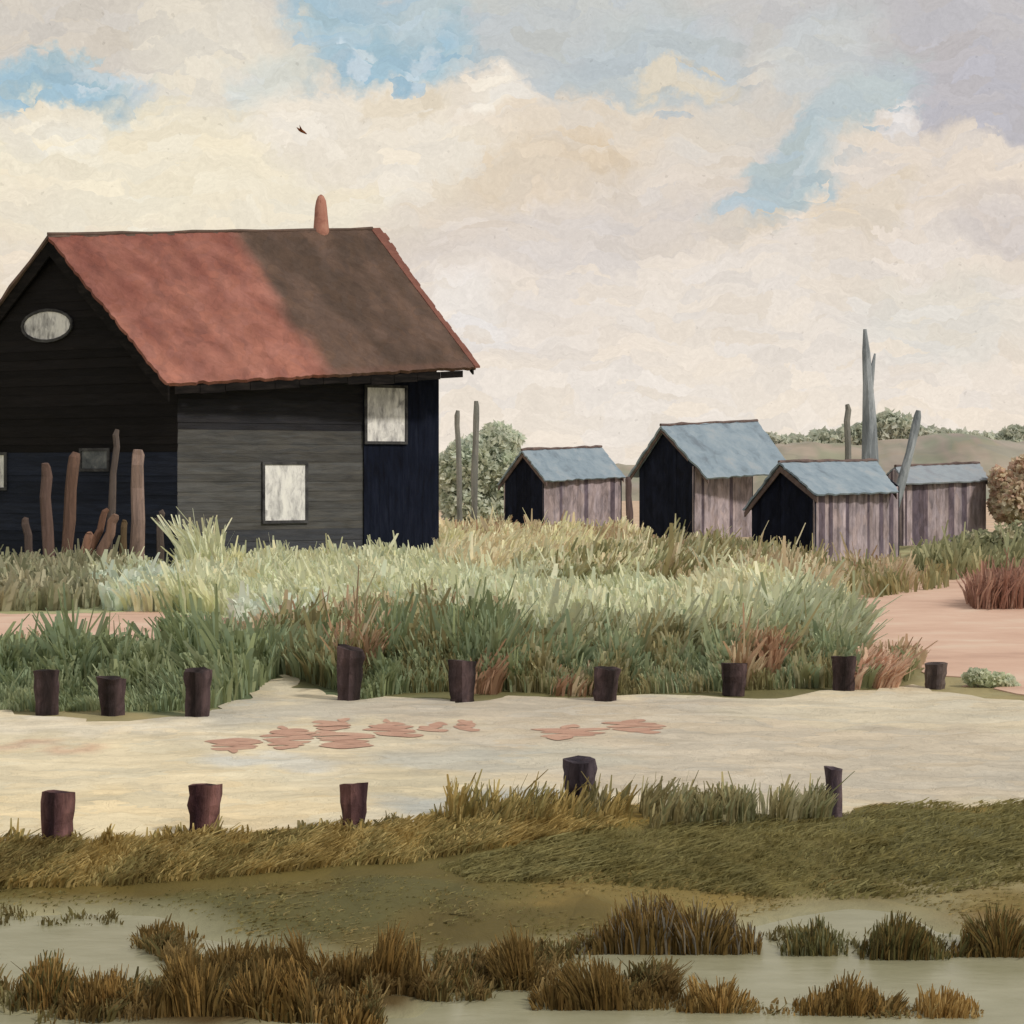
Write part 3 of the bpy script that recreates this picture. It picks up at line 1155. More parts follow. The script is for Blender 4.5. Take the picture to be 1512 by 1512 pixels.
GL, GU = 'short wooden posts along the near edge of the sand track', 'short wooden posts along the far edge of the sand track'
D1, LIT1 = (62, 46, 52), (146, 108, 104)
stump(84, 1168, 1246, 44, 'brown post painted pink-lit on one side, leftmost on the near edge of the sand track', GL, D1, LIT1, .03)
stump(298, 1158, 1234, 46, 'widest dark red brown post on the near edge of the track, leaning slightly right', GL, (52, 34, 40), LIT1, .06)
stump(521, 1158, 1230, 42, 'purplish post on the near edge of the track below the patches of red earth', GL, D1, LIT1, -.02)
stump(856, 1122, 1192, 44, 'slate purple post rising from dry blades in the middle of the near edge', GL, (58, 52, 60), (96, 86, 94), -.02)
stump(1234, 1134, 1206, 26, 'narrow grey violet post at the right end of the near row', GL, (72, 62, 70), (130, 114, 118), -.02)
D2, LIT2 = (42, 36, 36), (98, 82, 84)
for a in ((70, 990, 1056, 36, 'post at the far left of the back row, set in dark green grass', -.03),
          (165, 1000, 1056, 40, 'low broad post, second from the left in the back row', -.05),
          (291, 988, 1058, 36, 'black post standing where the grass meets the pale sand bulge', 0),
          (515, 956, 1034, 42, 'tallest post of the back row, brown on one side under the red tipped grass', .05),
          (683, 975, 1036, 42, 'dark post at the grass edge directly above the single small red patch', 0),
          (893, 986, 1036, 38, 'dark post with a notched top in the middle of the back row', .1),
          (1084, 980, 1028, 38, 'reddish dark post beside the rust coloured grass', .03),
          (1246, 968, 1020, 32, 'dark post in front of the reddish stalks at the right end of the grass', 0),
          (1378, 978, 1016, 32, 'grey brown stub standing alone on bare sand at the right end of the back row', .08)):
    cd, cl = (D2, LIT2) if a[0] != 1378 else ((74, 66, 66), (124, 112, 108))
    stump(a[0], a[1], a[2], a[3], a[4], GU, cd, cl, a[5])


def stake(p0, p1, d, w0, w1, col_, label, ybase_ground=True, name='wooden_stake', group='stakes leaning by the barn gable', mat=None, d1=None, flat=.5, n=8):
    a = P(p0[0], p0[1], d)
    b_ = P(p1[0], p1[1], d1 or d)
    if ybase_ground:
        k = (0.0 - a.z) / (b_.z - a.z)
        a = a + (b_ - a) * k - Vector((0, 0, .1))
    r0, r1 = w0 * .82 / 2 / F * d, w1 * .82 / 2 / F * d
    mb = MB()
    ks = (0, .2, .45, .7, .88, .96, 1.0)
    sh = (1.05, .95, 1.05, .92, .98, .9, .62)
    wob = [Vector((random.uniform(-.03, .03), random.uniform(-.02, .02), 0)) * (r0 / .1) for _ in ks]
    mb.tube([a.lerp(b_, k) + w__ for k, w__ in zip(ks, wob)], [(r0 + (r1 - r0) * k) * s_ for k, s_ in zip(ks, sh)], n, .14, lin(col_), flat=flat)
    e = mb.build(name, mat or M_stake, smooth=False)
    off = Vector((a.x, a.y, max(a.z, 0)))
    e.data.transform(Matrix.Translation(-off))
    e.location = off
    tag(e, label, 'stake', group)
    return e


BR, PK = (104, 84, 76), (128, 94, 82)
stake((74, 830), (65, 684), 48.2, 24, 19, (100, 82, 76), 'upright grey brown stake, left of the tall stakes at the barn gable')
stake((98, 830), (112, 668), 48.6, 22, 22, (106, 84, 74), 'tall dull brown stake second from the left before the gable')
stake((158, 835), (173, 634), 48.4, 14, 12, (96, 86, 82), 'tallest and thinnest stake, grey, before the small dim window')
stake((201, 830), (207, 664), 47.6, 26, 24, (142, 122, 114), 'broad pinkish upright stake, the palest of the stakes by the barn')
stake((236, 830), (238, 754), 47.8, 15, 14, (90, 80, 76), 'short thin grey stake nearest the barn corner')
stake((46, 830), (38, 764), 48.0, 16, 14, (86, 74, 70), 'short dark stake at the left of the stakes')
stake((112, 838), (133, 786), 46.8, 18, 16, (134, 102, 86), 'short orange brown stake leaning hard right at the foot of the bundle')
stake((143, 835), (170, 760), 47.2, 20, 18, (124, 100, 88), 'leaning rust brown plank in the middle of the stake bundle')
stake((120, 838), (158, 752), 47.5, 18, 12, (112, 84, 70), 'dull brown plank leaning behind the rust brown plank')
stake((178, 832), (184, 768), 47.3, 14, 12, (98, 82, 62), 'short olive brown stake between bundle and the broad pinkish stake')

# poles by the grey-green bush
stake((680, 780), (675, 606), 78, 9, 11, (1, 1, 1), 'thin dark pole left of its taller neighbour, in front of the grey green bush', mat=M_darkpole, name='pole', group='poles in front of the grey green bush', flat=1)
stake((700, 780), (703, 592), 77, 12, 12, (1, 1, 1), 'taller and thicker round topped pole in front of the grey green bush', mat=M_darkpole, name='pole', group='poles in front of the grey green bush', flat=1)
# posts behind the huts
stake((1254, 730), (1251, 597), 68, 13, 12, (1, 1, 1), 'short dark post just left of the tall split mast', mat=M_darkpole, name='pole', group='posts behind the blue roofed huts', flat=1)
stake((1322, 745), (1356, 606), 61, 17, 15, (1, 1, 1), 'thick slate grey post leaning right behind the huts', mat=M_mast, name='pole', group='posts behind the blue roofed huts', flat=1)
# post at the hut's corner
stake((930, 805), (927, 704), 70, 12, 11, (96, 82, 82), 'brown corner post between the two left blue roofed huts', name='pole', group='posts behind the blue roofed huts', flat=1)
# dead forked tree
da = 60.0
root = empty('dead_tree', (P(1283, 700, da).x, da, 0))
mb = MB()
mb.tube([Vector((P(1284, 700, da).x, da, -.1)), P(1285, 690, da), P(1284, 620, da), P(1281, 560, da), P(1279, 520, da), P(1277, 486, da)],
        [.25, .24, .2, .15, .12, .05], 9, .12)
mb.build('trunk', M_mast, root)
mb = MB()
mb.tube([P(1285, 575, da), P(1288, 545, da), P(1292, 522, da)], [.1, .07, .03], 7, .1)
mb.build('branch', M_mast, root)
tag(root, 'tall pale grey dead tree trunk, forked at the top, rising above the huts', 'dead tree')


# ------------------------------------------------------------------ foliage
def lush(P_, k=1.9, ds=.04, cap=.86):
    P_ = np.array(P_)
    l_ = P_.mean(axis=1, keepdims=True)
    P_ = (P_ * (1 - ds) + l_ * ds) * k
    return cap * (1 - np.exp(-P_ / cap * 1.0)) * 1.12


def leaf_cloud(centers, n, size, cols, squash=1.0, seed=0):
    """centers: list of (Vector, rx, ry, rz). returns arrays for leaf quads"""
    r = np.random.default_rng(seed)
    V_, K_ = [], []
    wts = np.array([c[1] * c[3] for c in centers])
    wts = wts / wts.sum()
    which = r.choice(len(centers), n, p=wts)
    dirs = r.normal(0, 1, (n, 3))
    dirs /= np.linalg.norm(dirs, axis=1)[:, None]
    rad = r.uniform(0.35, 1.05, n) ** 0.6
    cc = np.array([[c[0].x, c[0].y, c[0].z] for c in centers])
    rr = np.array([[c[1], c[2], c[3]] for c in centers])
    p = cc[which] + dirs * rr[which] * rad[:, None]
    a = r.normal(0, 1, (n, 3))
    a /= np.linalg.norm(a, axis=1)[:, None]
    b_ = np.cross(a, r.normal(0, 1, (n, 3)))
    b_ /= np.linalg.norm(b_, axis=1)[:, None]
    s_ = size * r.uniform(.5, 1.4, n)[:, None]
    q = np.stack([p - a * s_, p + b_ * s_ * .6, p + a * s_, p - b_ * s_ * .6], 1).reshape(-1, 3)
    f_ = np.arange(n * 4).reshape(n, 4)
    pal = lush([lin(c) for c in cols], 3.4, .1)
    nz = vnoise(p[:, 0] + p[:, 2] * 1.3, p[:, 2] * 1.1 + p[:, 1], size * 6, 1)
    k = np.clip(((nz * 0.8 + r.uniform(0, .35, n) - .1) * len(pal)).astype(int), 0, len(pal) - 1)
    c = np.minimum(pal[k] * r.uniform(.92, 1.08, n)[:, None], .9)
    return q, f_, np.repeat(c, 4, 0)


def bush(name, label, cat, base, clumps, n, size, cols, seed, stems=3, group=None, stem_col=(80, 66, 56)):
    root = empty(name, base)
    tag(root, label, cat, group)
    q, f_, c = leaf_cloud(clumps, n, size, cols, seed=seed)
    ob = mesh_np('crown', q - np.array([base.x, base.y, base.z]), [f_], c, M_leaf, root)
    mb = MB()
    for i in range(min(stems, len(clumps))):
        cc = clumps[i][0]
        st = Vector((base.x + random.uniform(-.15, .15), base.y, base.z - .1))
        mid = st.lerp(cc, .5) + Vector((random.uniform(-.1, .1), 0, 0))
        hgt = max((cc.z - base.z), .2)
        mb.tube([st, mid, cc], [hgt * .04 + .02, hgt * .03 + .012, .01], 6, .1, lin(stem_col))
    mb.build('trunk', M_stump, root)
    return root


# grey-green bush behind the barn
d = 84.0
s = d / F
bush('bush', 'grey green bush behind the two dark poles, right of the barn', 'bush', Vector((P(715, 700, d).x, d, 0)),
     [(P(735, 655, d), 34 * s, 1.0, 30 * s), (P(700, 690, d), 48 * s, 1.3, 48 * s), (P(745, 700, d), 30 * s, 1.2, 44 * s), (P(690, 740, d), 44 * s, 1.3, 42 * s),
      (P(665, 700, d), 26 * s, 1.0, 34 * s), (P(730, 755, d), 34 * s, 1.2, 32 * s), (P(755, 650, d), 18 * s, .7, 14 * s)],
     11000, .15, [(136, 148, 126), (148, 158, 136), (156, 164, 142), (142, 152, 132)], 3)
d = 66.0
s = d / F
bush('bush', 'ochre bush with a rusty red patch at the right edge, beside the farthest hut', 'bush', Vector((P(1500, 700, d).x, d, 0)),
     [(P(1480, 745, d), 18 * s, 1.0, 26 * s), (P(1500, 734, d), 34 * s, 1.2, 40 * s), (P(1540, 740, d), 44 * s, 1.2, 44 * s), (P(1474, 712, d), 12 * s, .6, 24 * s), (P(1524, 688, d), 30 * s, 1.2, 18 * s)],
     9000, .11, [(158, 142, 106), (168, 150, 116), (156, 120, 100), (164, 140, 110), (172, 158, 126)], 5)
d = 50.0
s = d / F
bush('bush', 'dull green bush in front of the farthest hut and ochre bush', 'bush', Vector((P(1450, 700, d).x, d, 0)),
     [(P(1400, 826, d), 34 * s, .6, 26 * s), (P(1445, 812, d), 44 * s, .7, 30 * s), (P(1500, 812, d), 50 * s, .7, 42 * s), (P(1540, 810, d), 40 * s, .7, 42 * s), (P(1470, 834, d), 50 * s, .7, 18 * s)],
     5200, .09, [(84, 88, 64), (98, 100, 74), (116, 116, 86), (88, 92, 70), (138, 130, 100)], 9)
d = 23.0
s = d / F
bush('plant', 'small mint green plant on bare sand right of the last back post', 'plant', Vector((P(1465, 700, d).x, d, 0)),
     [(P(1442, 1000, d), 22 * s, .12, 14 * s), (P(1470, 1006, d), 30 * s, .15, 14 * s), (P(1495, 1016, d), 14 * s, .1, 9 * s)],
     1400, .03, [(124, 136, 106), (140, 152, 120), (154, 164, 132)], 13)

# ------------------------------------------------------------------ far hills
def ridge(name, pts, d, depth, colr, mat, base_y=692):
    xs = np.linspace(pts[0][0], pts[-1][0], 420)
    ys = np.interp(xs, [p[0] for p in pts], [p[1] for p in pts])
    ys = ys + (vnoise(xs * .03, xs * 0, 1.0, 2) - .5) * 5 + (vnoise(xs * .12, xs * 0, 1.0, 5) - .5) * 3
    rows = np.linspace(-1, 1, 17)
    X = (xs - 756) / F * d
    H = (HOR - ys) / F * d + EYE + 0.6
    Vv = []
    for r_ in rows:
        hgt = np.cos(r_ * math.pi / 2) ** 1.2 if abs(r_) < 1 else 0
        Vv.append(np.stack([X, np.full_like(X, d) + r_ * depth + (vnoise(X, X * 0 + r_ * 9, 9.0, 1) - .5) * 4, H * hgt - .6], -1))
    Vv = np.array(Vv)
    n = len(xs)
    ix = np.arange(17 * n).reshape(17, n)
    q = np.stack([ix[:-1, :-1], ix[:-1, 1:], ix[1:, 1:], ix[1:, :-1]], -1).reshape(-1, 4)
    pal = np.array([lin(c) for c in colr])
    V2 = Vv.reshape(-1, 3)
    k = np.clip((vnoise(V2[:, 0], V2[:, 2] * 6, 6.0, 1) * len(pal)).astype(int), 0, len(pal) - 1)
    ob = mesh_np(name, V2, [q], pal[k], mat)
    ob.data.polygons.foreach_set('use_smooth', [True] * len(ob.data.polygons))
    tag(ob, kind='structure')
    return Vv


ridge('hills', [(-1500, 678), (-400, 684), (600, 688), (1000, 684), (1110, 662), (1180, 652), (1260, 655), (1320, 650), (1360, 642), (1385, 638), (1440, 644), (1500, 652), (1700, 640), (2600, 640), (3200, 660)],
      175, 24, [(146, 142, 130), (158, 148, 138), (140, 142, 126), (152, 140, 134)], M_hill)  # turf colours greyed, distance haze painted in
# wood on the skyline
d = 215.0
s = d / F
cl_ = []
for x in list(range(1115, 1250, 13)) + list(range(1250, 1460, 10)) + list(range(1450, 1700, 14)):
    y = np.interp(x, [-1300, -200, 1110, 1140, 1180, 1240, 1285, 1305, 1335, 1360, 1450, 1475, 1512, 1600, 2300], [664, 676, 652, 638, 640, 632, 622, 606, 610, 630, 638, 638, 624, 612, 620])
    cl_.append((P(x + random.uniform(-4, 4), y + 22, d), 17 * s, 1.6, random.uniform(18, 24) * s))
    cl_.append((P(x + random.uniform(-4, 4), y + 46, d), 17 * s, 1.6, 26 * s))
q, f_, c = leaf_cloud(cl_, 26000, .42, [(126, 134, 118), (134, 142, 124), (142, 148, 130), (136, 138, 124)], seed=21)  # leaf colours muted to carry the distance haze
wd = mesh_np('distant_wood', q, [f_], c, M_leaf)
tag(wd, 'hazy grey green wood along the skyline behind the huts', 'wood', kind='stuff')


# ------------------------------------------------------------------ grass
def blades(base, hgt, wid, lean, cols, r, blunt=0.45, facing=0.8, ylean=-.1, ysig=.3):
    """base Nx3; 3-level blades; returns V, quads"""
    n = len(base)
    th = r.normal(0, facing, n)
    dx, dy = np.cos(th), np.sin(th)
    side = np.stack([dx, dy, np.zeros(n)], 1) * wid[:, None] * .5
    ln = lean[:, None] * hgt[:, None] * np.array([1, 0, 0]) + np.stack([np.zeros(n), r.normal(ylean, ysig, n) * hgt, np.zeros(n)], 1)
    up = np.zeros((n, 3))
    up[:, 2] = hgt
    b0 = base - np.array([0, 0, .03])
    m = base + up * .55 + ln * .35
    tp = base + up + ln
    V_ = np.stack([b0 - side * .7, b0 + side * .7, m + side, m - side, tp + side * blunt, tp - side * blunt], 1).reshape(-1, 3)
    i = np.arange(n)[:, None] * 6
    q = np.concatenate([i + np.array([[0, 1, 2, 3]]), i + np.array([[3, 2, 4, 5]])])
    return V_, q, np.repeat(cols, 6, 0)


def zone(poly, n, h, wd_, pal, lean=0.0, ls=.18, seed=1, z0=None, clump=0.5, gaps=0.0, blunt=.45, hshape=0.7, boost=2.9, front=None):
    """n blades spread in an area of ground (given by photo outline), sizes in metres"""
    r = np.random.default_rng(seed)
    a = np.array(poly, float)
    xs = r.uniform(a[:, 0].min(), a[:, 0].max(), n * 4)
    ys = r.uniform(a[:, 1].min(), a[:, 1].max(), n * 4)
    ok = inpoly(xs, ys, poly)
    n = int(n * 1.35)
    xs, ys = xs[ok][:n], ys[ok][:n]
    z = 0.0 if z0 is None else z0
    d_ = F * (EYE - z) / (ys - HOR)
    X = (xs - 756) / F * d_
    if gaps > 0:
        keep = vnoise(X, d_, clump * .8, 4) + r.uniform(-.15, .15, len(X)) > gaps
        X, d_ = X[keep], d_[keep]
    Z = height(X, d_)
    Z = np.maximum(Z, WZ - .02)
    if z0 is None and d_.min() < 14:
        ok = Z > WZ + .012 
        X, d_, Z = X[ok], d_[ok], Z[ok]
    n = len(X)
    nz = vnoise(X, d_ * .6, clump, 2)
    hz = vnoise(X, d_ * .5, clump * .5, 3)
    hg = h[0] + (h[1] - h[0]) * np.clip(hshape * hz + (1 - hshape) * r.uniform(0, 1, n), 0, 1)
    if front is not None:
        hg = hg * np.clip((front - (HOR + EYE * F / d_)) / 45, .22, 1)
    tall = r.random(n) < .05
    hg = np.where(tall, hg * r.uniform(1.2, 1.75, n), hg)
    wv = (wd_[0] + (wd_[1] - wd_[0]) * r.random(n) ** 2.2) * np.clip(hg / (.5 * (h[0] + h[1])), .5, 1.2)
    P_ = lush([lin(c) for c in pal], boost)
    k = np.clip(((nz * .75 + r.uniform(0, .45, n) - .08) * len(P_)).astype(int), 0, len(P_) - 1)
    c = P_[k] * r.uniform(.86, 1.14, n)[:, None]
    ln = lean + (vnoise(X, d_, clump * 1.5, 5) - .5) * .5 + r.normal(0, ls, n)
    return blades(np.stack([X, d_, Z], 1), hg, wv, ln, c, r, blunt, .8, -.35, .55)


def stuff(name, label, cat, zones, mat=None):
    Vs, Qs, Cs, o_ = [], [], [], 0
    for (v, q_, c_) in zones:
        Vs.append(v); Qs.append(q_ + o_); Cs.append(c_); o_ += len(v)
    ob = mesh_np(name, np.concatenate(Vs), [np.concatenate(Qs)], np.concatenate(Cs), mat or M_blade)
    tag(ob, label, cat, kind='stuff')
    return ob


PALE = [(166, 170, 122), (178, 184, 136), (188, 193, 144), (182, 188, 140), (172, 186, 146), (194, 195, 148), (184, 176, 132)]
MINT = [(166, 190, 160), (176, 198, 168), (184, 202, 174)]
YEL = [(192, 188, 128), (202, 196, 140), (196, 178, 134), (186, 160, 120), (204, 204, 150)]
DG = [(82, 90, 62), (92, 102, 70), (98, 112, 84), (98, 106, 76), (114, 124, 92)]
OLV = [(88, 84, 56), (104, 96, 66), (118, 110, 76), (100, 102, 72), (124, 120, 90)]
TAN = [(152, 130, 100), (166, 144, 114), (140, 122, 94), (124, 98, 78)]
RED = [(108, 80, 62), (124, 92, 72), (138, 104, 82), (116, 92, 68)]

stuff('grass', 'pale green reed grass between the barn and the track', 'grass', [
    zone([(250, 850), (560, 836), (650, 830), (760, 850), (960, 860), (1240, 880), (1262, 925), (1240, 960), (1000, 965), (800, 960), (640, 925), (480, 925), (300, 905), (200, 905), (130, 890), (140, 860)], 17000, (.12, .62), (.03, .13), PALE, -.05, seed=2, clump=1.6),
    zone([(265, 838), (500, 836), (660, 832), (660, 850), (270, 866)], 3600, (.1, .6), (.03, .1), PALE + YEL[:1], -.05, seed=3, clump=.8),
    zone([(270, 850), (330, 845), (325, 856), (275, 858)], 130, (.6, 1.35), (.05, .11), PALE, 0, seed=31, clump=.4),
    zone([(115, 880), (200, 855), (280, 868), (270, 905), (160, 902)], 1500, (.1, .5), (.08, .18), MINT, .2, seed=4),
    zone([(340, 915), (500, 905), (490, 940), (420, 950), (350, 930)], 900, (.1, .4), (.06, .14), MINT, 0, seed=5),
    zone([(640, 900), (900, 940), (1200, 960), (1240, 975), (900, 975), (640, 940)], 2400, (.15, .5), (.03, .09), PALE[:2] + DG[3:], .05, seed=51, clump=.9, gaps=.3),
])
stuff('dry_grass', 'yellow green and tan grass in front of the left hut', 'grass', [
    zone([(648, 800), (740, 792), (830, 808), (930, 812), (1000, 850), (960, 880), (760, 874), (650, 862)], 7000, (.12, .7), (.03, .12), YEL, .15, seed=6, clump=1.3),
    zone([(650, 790), (730, 785), (960, 800), (960, 812), (650, 806)], 1300, (.1, .8), (.05, .14), TAN + YEL, .1, seed=32, clump=1.3),
    zone([(960, 840), (1220, 870), (1260, 890), (1200, 900), (980, 880)], 1800, (.15, .8), (.04, .11), YEL[:3] + TAN[:2], .1, seed=52, clump=.9, gaps=.35),
])
stuff('rough_grass', 'dark olive tufts at the feet of the huts', 'grass', [
    zone([(760, 868), (850, 840), (935, 830), (1010, 838), (1110, 850), (1120, 870), (900, 890), (780, 885)], 2600, (.2, .85), (.05, .11), OLV + PALE[:1], .2, seed=7, clump=.7, gaps=.5),
    zone([(930, 812), (1100, 822), (1210, 850), (1230, 876), (1110, 866), (940, 838)], 3800, (.1, .75), (.03, .10), OLV + [(170, 158, 124)], .1, seed=8, clump=.6, gaps=.42),
    zone([(930, 812), (1100, 822), (1210, 850), (1230, 876), (1110, 866), (940, 838)], 1400, (.1, .7), (.03, .08), TAN + YEL[:2], .1, seed=58, clump=.8, gaps=.42),
    zone([(1180, 860), (1330, 860), (1400, 855), (1400, 868), (1290, 884), (1190, 886)], 1400, (.1, .6), (.03, .10), OLV + TAN[:2], -.1, seed=9, clump=.5, gaps=.48),
    zone([(1200, 845), (1350, 845), (1350, 872), (1220, 872)], 800, (.1, .6), (.03, .08), TAN + [(186, 170, 146)], 0, seed=59, clump=.6, gaps=.4),
    zone([(1340, 838), (1512, 838), (1700, 840), (1700, 860), (1512, 852), (1400, 858)], 2200, (.2, .8), (.05, .12), [(92, 94, 68), (106, 108, 78), (124, 122, 88)], 0, seed=10, clump=.7, gaps=.35),
    zone([(0, 845), (200, 850), (180, 890), (110, 902), (0, 903), (-300, 902), (-300, 850)], 4200, (.15, .65), (.05, .12), [(92, 94, 72), (106, 108, 84), (116, 114, 90), (130, 124, 98)], .1, seed=11, clump=.9),
])
stuff('marsh_grass', 'dark green grass behind the far row of posts', 'grass', [
    zone([(-300, 1000), (60, 1000), (130, 1000), (260, 995), (400, 975), (410, 1000), (360, 1030), (300, 1050), (60, 1052), (-300, 1045)], 10500, (.15, .62), (.02, .09), DG, .02, seed=13, clump=.45, front=1062),
    zone([(82, 1000), (112, 1000), (106, 1014), (88, 1014)], 90, (.5, .82), (.03, .06), DG[1:3], 0, .06, seed=33),
    zone([(260, 990), (330, 985), (320, 1010), (270, 1010)], 200, (.5, .8), (.03, .06), DG[:3], 0, .06, seed=36),
    zone([(400, 955), (640, 955), (780, 975), (780, 1020), (600, 1024), (540, 1032), (470, 1012), (420, 996)], 8000, (.15, .6), (.02, .08), DG + OLV[:3], .04, seed=14, clump=.45, front=1048),
    zone([(560, 975), (740, 975), (740, 1010), (570, 1010)], 1100, (.4, .95), (.02, .07), DG[:4], .12, seed=34, clump=.5, gaps=.45),
    zone([(370, 950), (520, 935), (560, 960), (420, 975), (330, 965)], 1300, (.15, .5), (.03, .09), TAN + DG[4:], 0, seed=15, clump=.7, gaps=.3),
])
stuff('fringe_grass', 'olive and green grass along the far edge of the track on the right', 'grass', [
    zone([(740, 975), (900, 965), (1100, 970), (1260, 965), (1265, 1014), (1070, 1022), (900, 1028), (750, 1022)], 8500, (.12, .56), (.02, .08), OLV + DG[2:], .02, seed=16, clump=.45, front=1046),
    zone([(800, 960), (1000, 940), (1150, 945), (1240, 950), (1240, 985), (820, 990)], 2400, (.2, .65), (.03, .09), [(122, 124, 92), (138, 142, 108), (154, 158, 122)], .15, seed=17, clump=.6, gaps=.25),
    zone([(1130, 930), (1262, 930), (1262, 990), (1130, 990)], 1700, (.25, .8), (.03, .08), [(116, 124, 92), (132, 142, 110), (146, 154, 122)], .25, seed=35, clump=.6, gaps=.2),
    zone([(1300, 985), (1350, 990), (1340, 1006), (1290, 1016), (1240, 1016)], 900, (.08, .3), (.02, .07), DG[3:] + OLV[3:], 0, seed=18, gaps=.3),
])
stuff('rusty_grass', 'rust red and tan stalks among the green grass behind the far posts', 'grass', [
    zone([(490, 985), (560, 985), (550, 1010), (500, 1014)], 420, (.3, .8), (.02, .06), RED + TAN, .1, seed=19, clump=.25, gaps=.35),
    zone([(690, 990), (745, 990), (740, 1026), (695, 1026)], 360, (.12, .42), (.02, .06), RED, .2, seed=20, clump=.25, gaps=.3),
    zone([(1075, 985), (1150, 985), (1145, 1018), (1080, 1020)], 640, (.2, .6), (.02, .06), RED + TAN[:1], .1, seed=21, clump=.25, gaps=.35),
    zone([(1255, 1000), (1330, 1000), (1325, 1016), (1255, 1018)], 560, (.12, .42), (.02, .06), [(164, 122, 102), (178, 136, 112), (150, 104, 84)], .4, seed=22, clump=.25, gaps=.3),
    zone([(1200, 965), (1370, 975), (1360, 988), (1210, 985)], 600, (.06, .3), (.02, .06), TAN + RED[2:3], .1, seed=23, clump=.4, gaps=.42),
    zone([(800, 1005), (900, 1010), (900, 1030), (810, 1028)], 360, (.08, .28), (.02, .06), RED[:2] + TAN[:2], .1, seed=24, clump=.25, gaps=.4),
    zone([(640, 900), (780, 930), (780, 965), (560, 950), (430, 935)], 1300, (.15, .5), (.03, .09), TAN + OLV[2:], .1, seed=25, clump=.6, gaps=.4),
    zone([(0, 952), (430, 950), (420, 985), (0, 985)], 500, (.08, .3), (.03, .08), TAN + DG[4:], .1, seed=26, clump=.6, gaps=.5),
])
v_, q_, c_ = zone([(1425, 893), (1460, 884), (1600, 880), (1600, 900), (1440, 902)], 1500, (.25, .75), (.02, .06), [(114, 80, 70), (130, 94, 82), (144, 108, 92), (122, 88, 76)], .1, seed=61, clump=.4, boost=2.1)
sb = G(1500, 894)
sh_ = empty('shrub', sb)
tag(sh_, 'rust red upright shrub at the right edge beside the pink path', 'shrub')
mesh_np('crown', v_ - np.array([sb.x, sb.y, sb.z]), [q_], c_, M_blade, sh_)
mb = MB()
for q in range(5):
    mb.tube([sb + Vector((q * .18 - .4, 0, -.05)), sb + Vector((q * .2 - .45, 0, .2)), sb + Vector((q * .24 - .55, .02, .42))], [.02, .015, .006], 6, .1, lin((92, 62, 52)))
mb.build('trunk', M_stump, sh_)
BANK = [(112, 94, 52), (132, 110, 62), (150, 128, 76), (108, 98, 58), (98, 84, 48)]
BT = [(88, 82, 48), (98, 92, 56), (106, 100, 62), (94, 86, 52)]  # dark olive turf, foreground shade included in the colour
stuff('bank_grass', 'short ochre and olive turf on the bank below the near posts', 'grass', [
    zone([(-200, 1240), (80, 1246), (340, 1236), (560, 1226), (700, 1204), (860, 1194), (930, 1196), (900, 1225), (600, 1275), (300, 1282), (-200, 1292)], 12000, (.02, .09), (.008, .022), BANK, .9, .5, seed=41, clump=.4, boost=2.6),
    zone([(-200, 1236), (80, 1243), (340, 1234), (560, 1224), (700, 1202), (700, 1212), (560, 1234), (340, 1244), (-200, 1250)], 1500, (.03, .12), (.012, .035), BANK + OLV[:2], .1, seed=46, clump=.15, boost=2.6, gaps=.5),
    zone([(640, 1205), (730, 1195), (920, 1190), (930, 1215), (700, 1230)], 1000, (.06, .25), (.010, .03), BANK + OLV[:2], .15, seed=42, clump=.16, gaps=.45, boost=2.6),
    zone([(940, 1195), (1225, 1200), (1225, 1212), (960, 1225)], 1300, (.08, .27), (.010, .03), OLV, .15, seed=43, clump=.16, gaps=.3, boost=2.6),
    zone([(900, 1215), (1240, 1203), (1300, 1189), (1400, 1188), (1540, 1184), (1700, 1186), (1700, 1290), (700, 1300), (640, 1280)], 9000, (.015, .05), (.010, .024), BT, 2.0, 1.0, seed=44, clump=.5, boost=2.6),
    zone([(-200, 1290), (1700, 1290), (1700, 1385), (1300, 1335), (1150, 1370), (850, 1410), (430, 1420), (220, 1380), (200, 1350), (-200, 1350)], 6000, (.006, .02), (.008, .02), BT + [(118, 104, 66), (126, 110, 70)], 2.5, 1.5, seed=45, clump=.6, gaps=.3, boost=2.6),
])

SB = [(82, 66, 38), (98, 80, 48), (110, 92, 58), (86, 80, 50), (72, 60, 34)]


def wet(poly, n, h, seed, pal=SB):
    """low stubble standing in mud or shallow water"""
    return zone(poly, n, h, (.006, .018), pal, .1, .3, seed=seed, z0=WZ, clump=.18, gaps=.38, boost=2.2)


stuff('reed_stubble', 'low brown reed stubble joining the sedge tufts in the mud', 'reeds', [
    wet([(200, 1395), (330, 1410), (430, 1440), (620, 1460), (1000, 1440), (1000, 1475), (600, 1480), (380, 1475), (250, 1425)], 5200, (.02, .14), 71),
    wet([(-100, 1470), (60, 1466), (380, 1464), (560, 1470), (560, 1512), (-100, 1512)], 4200, (.02, .13), 72),
    wet([(640, 1420), (880, 1400), (860, 1440), (640, 1462)], 1500, (.02, .10), 73),
    wet([(1120, 1372), (1540, 1385), (1540, 1412), (1300, 1412), (1140, 1400)], 900, (.01, .07), 74, [(84, 84, 58), (96, 90, 60), (78, 70, 44)]),
    wet([(960, 1475), (1350, 1488), (1350, 1505), (960, 1492)], 500, (.01, .06), 75),
    wet([(-100, 1340), (170, 1352), (180, 1366), (-100, 1370)], 500, (.01, .05), 76, [(74, 66, 40), (90, 84, 52)]),
])

# countable sedge tufts standing in and beside the water
SG = 'sedge tufts in the shallow water'


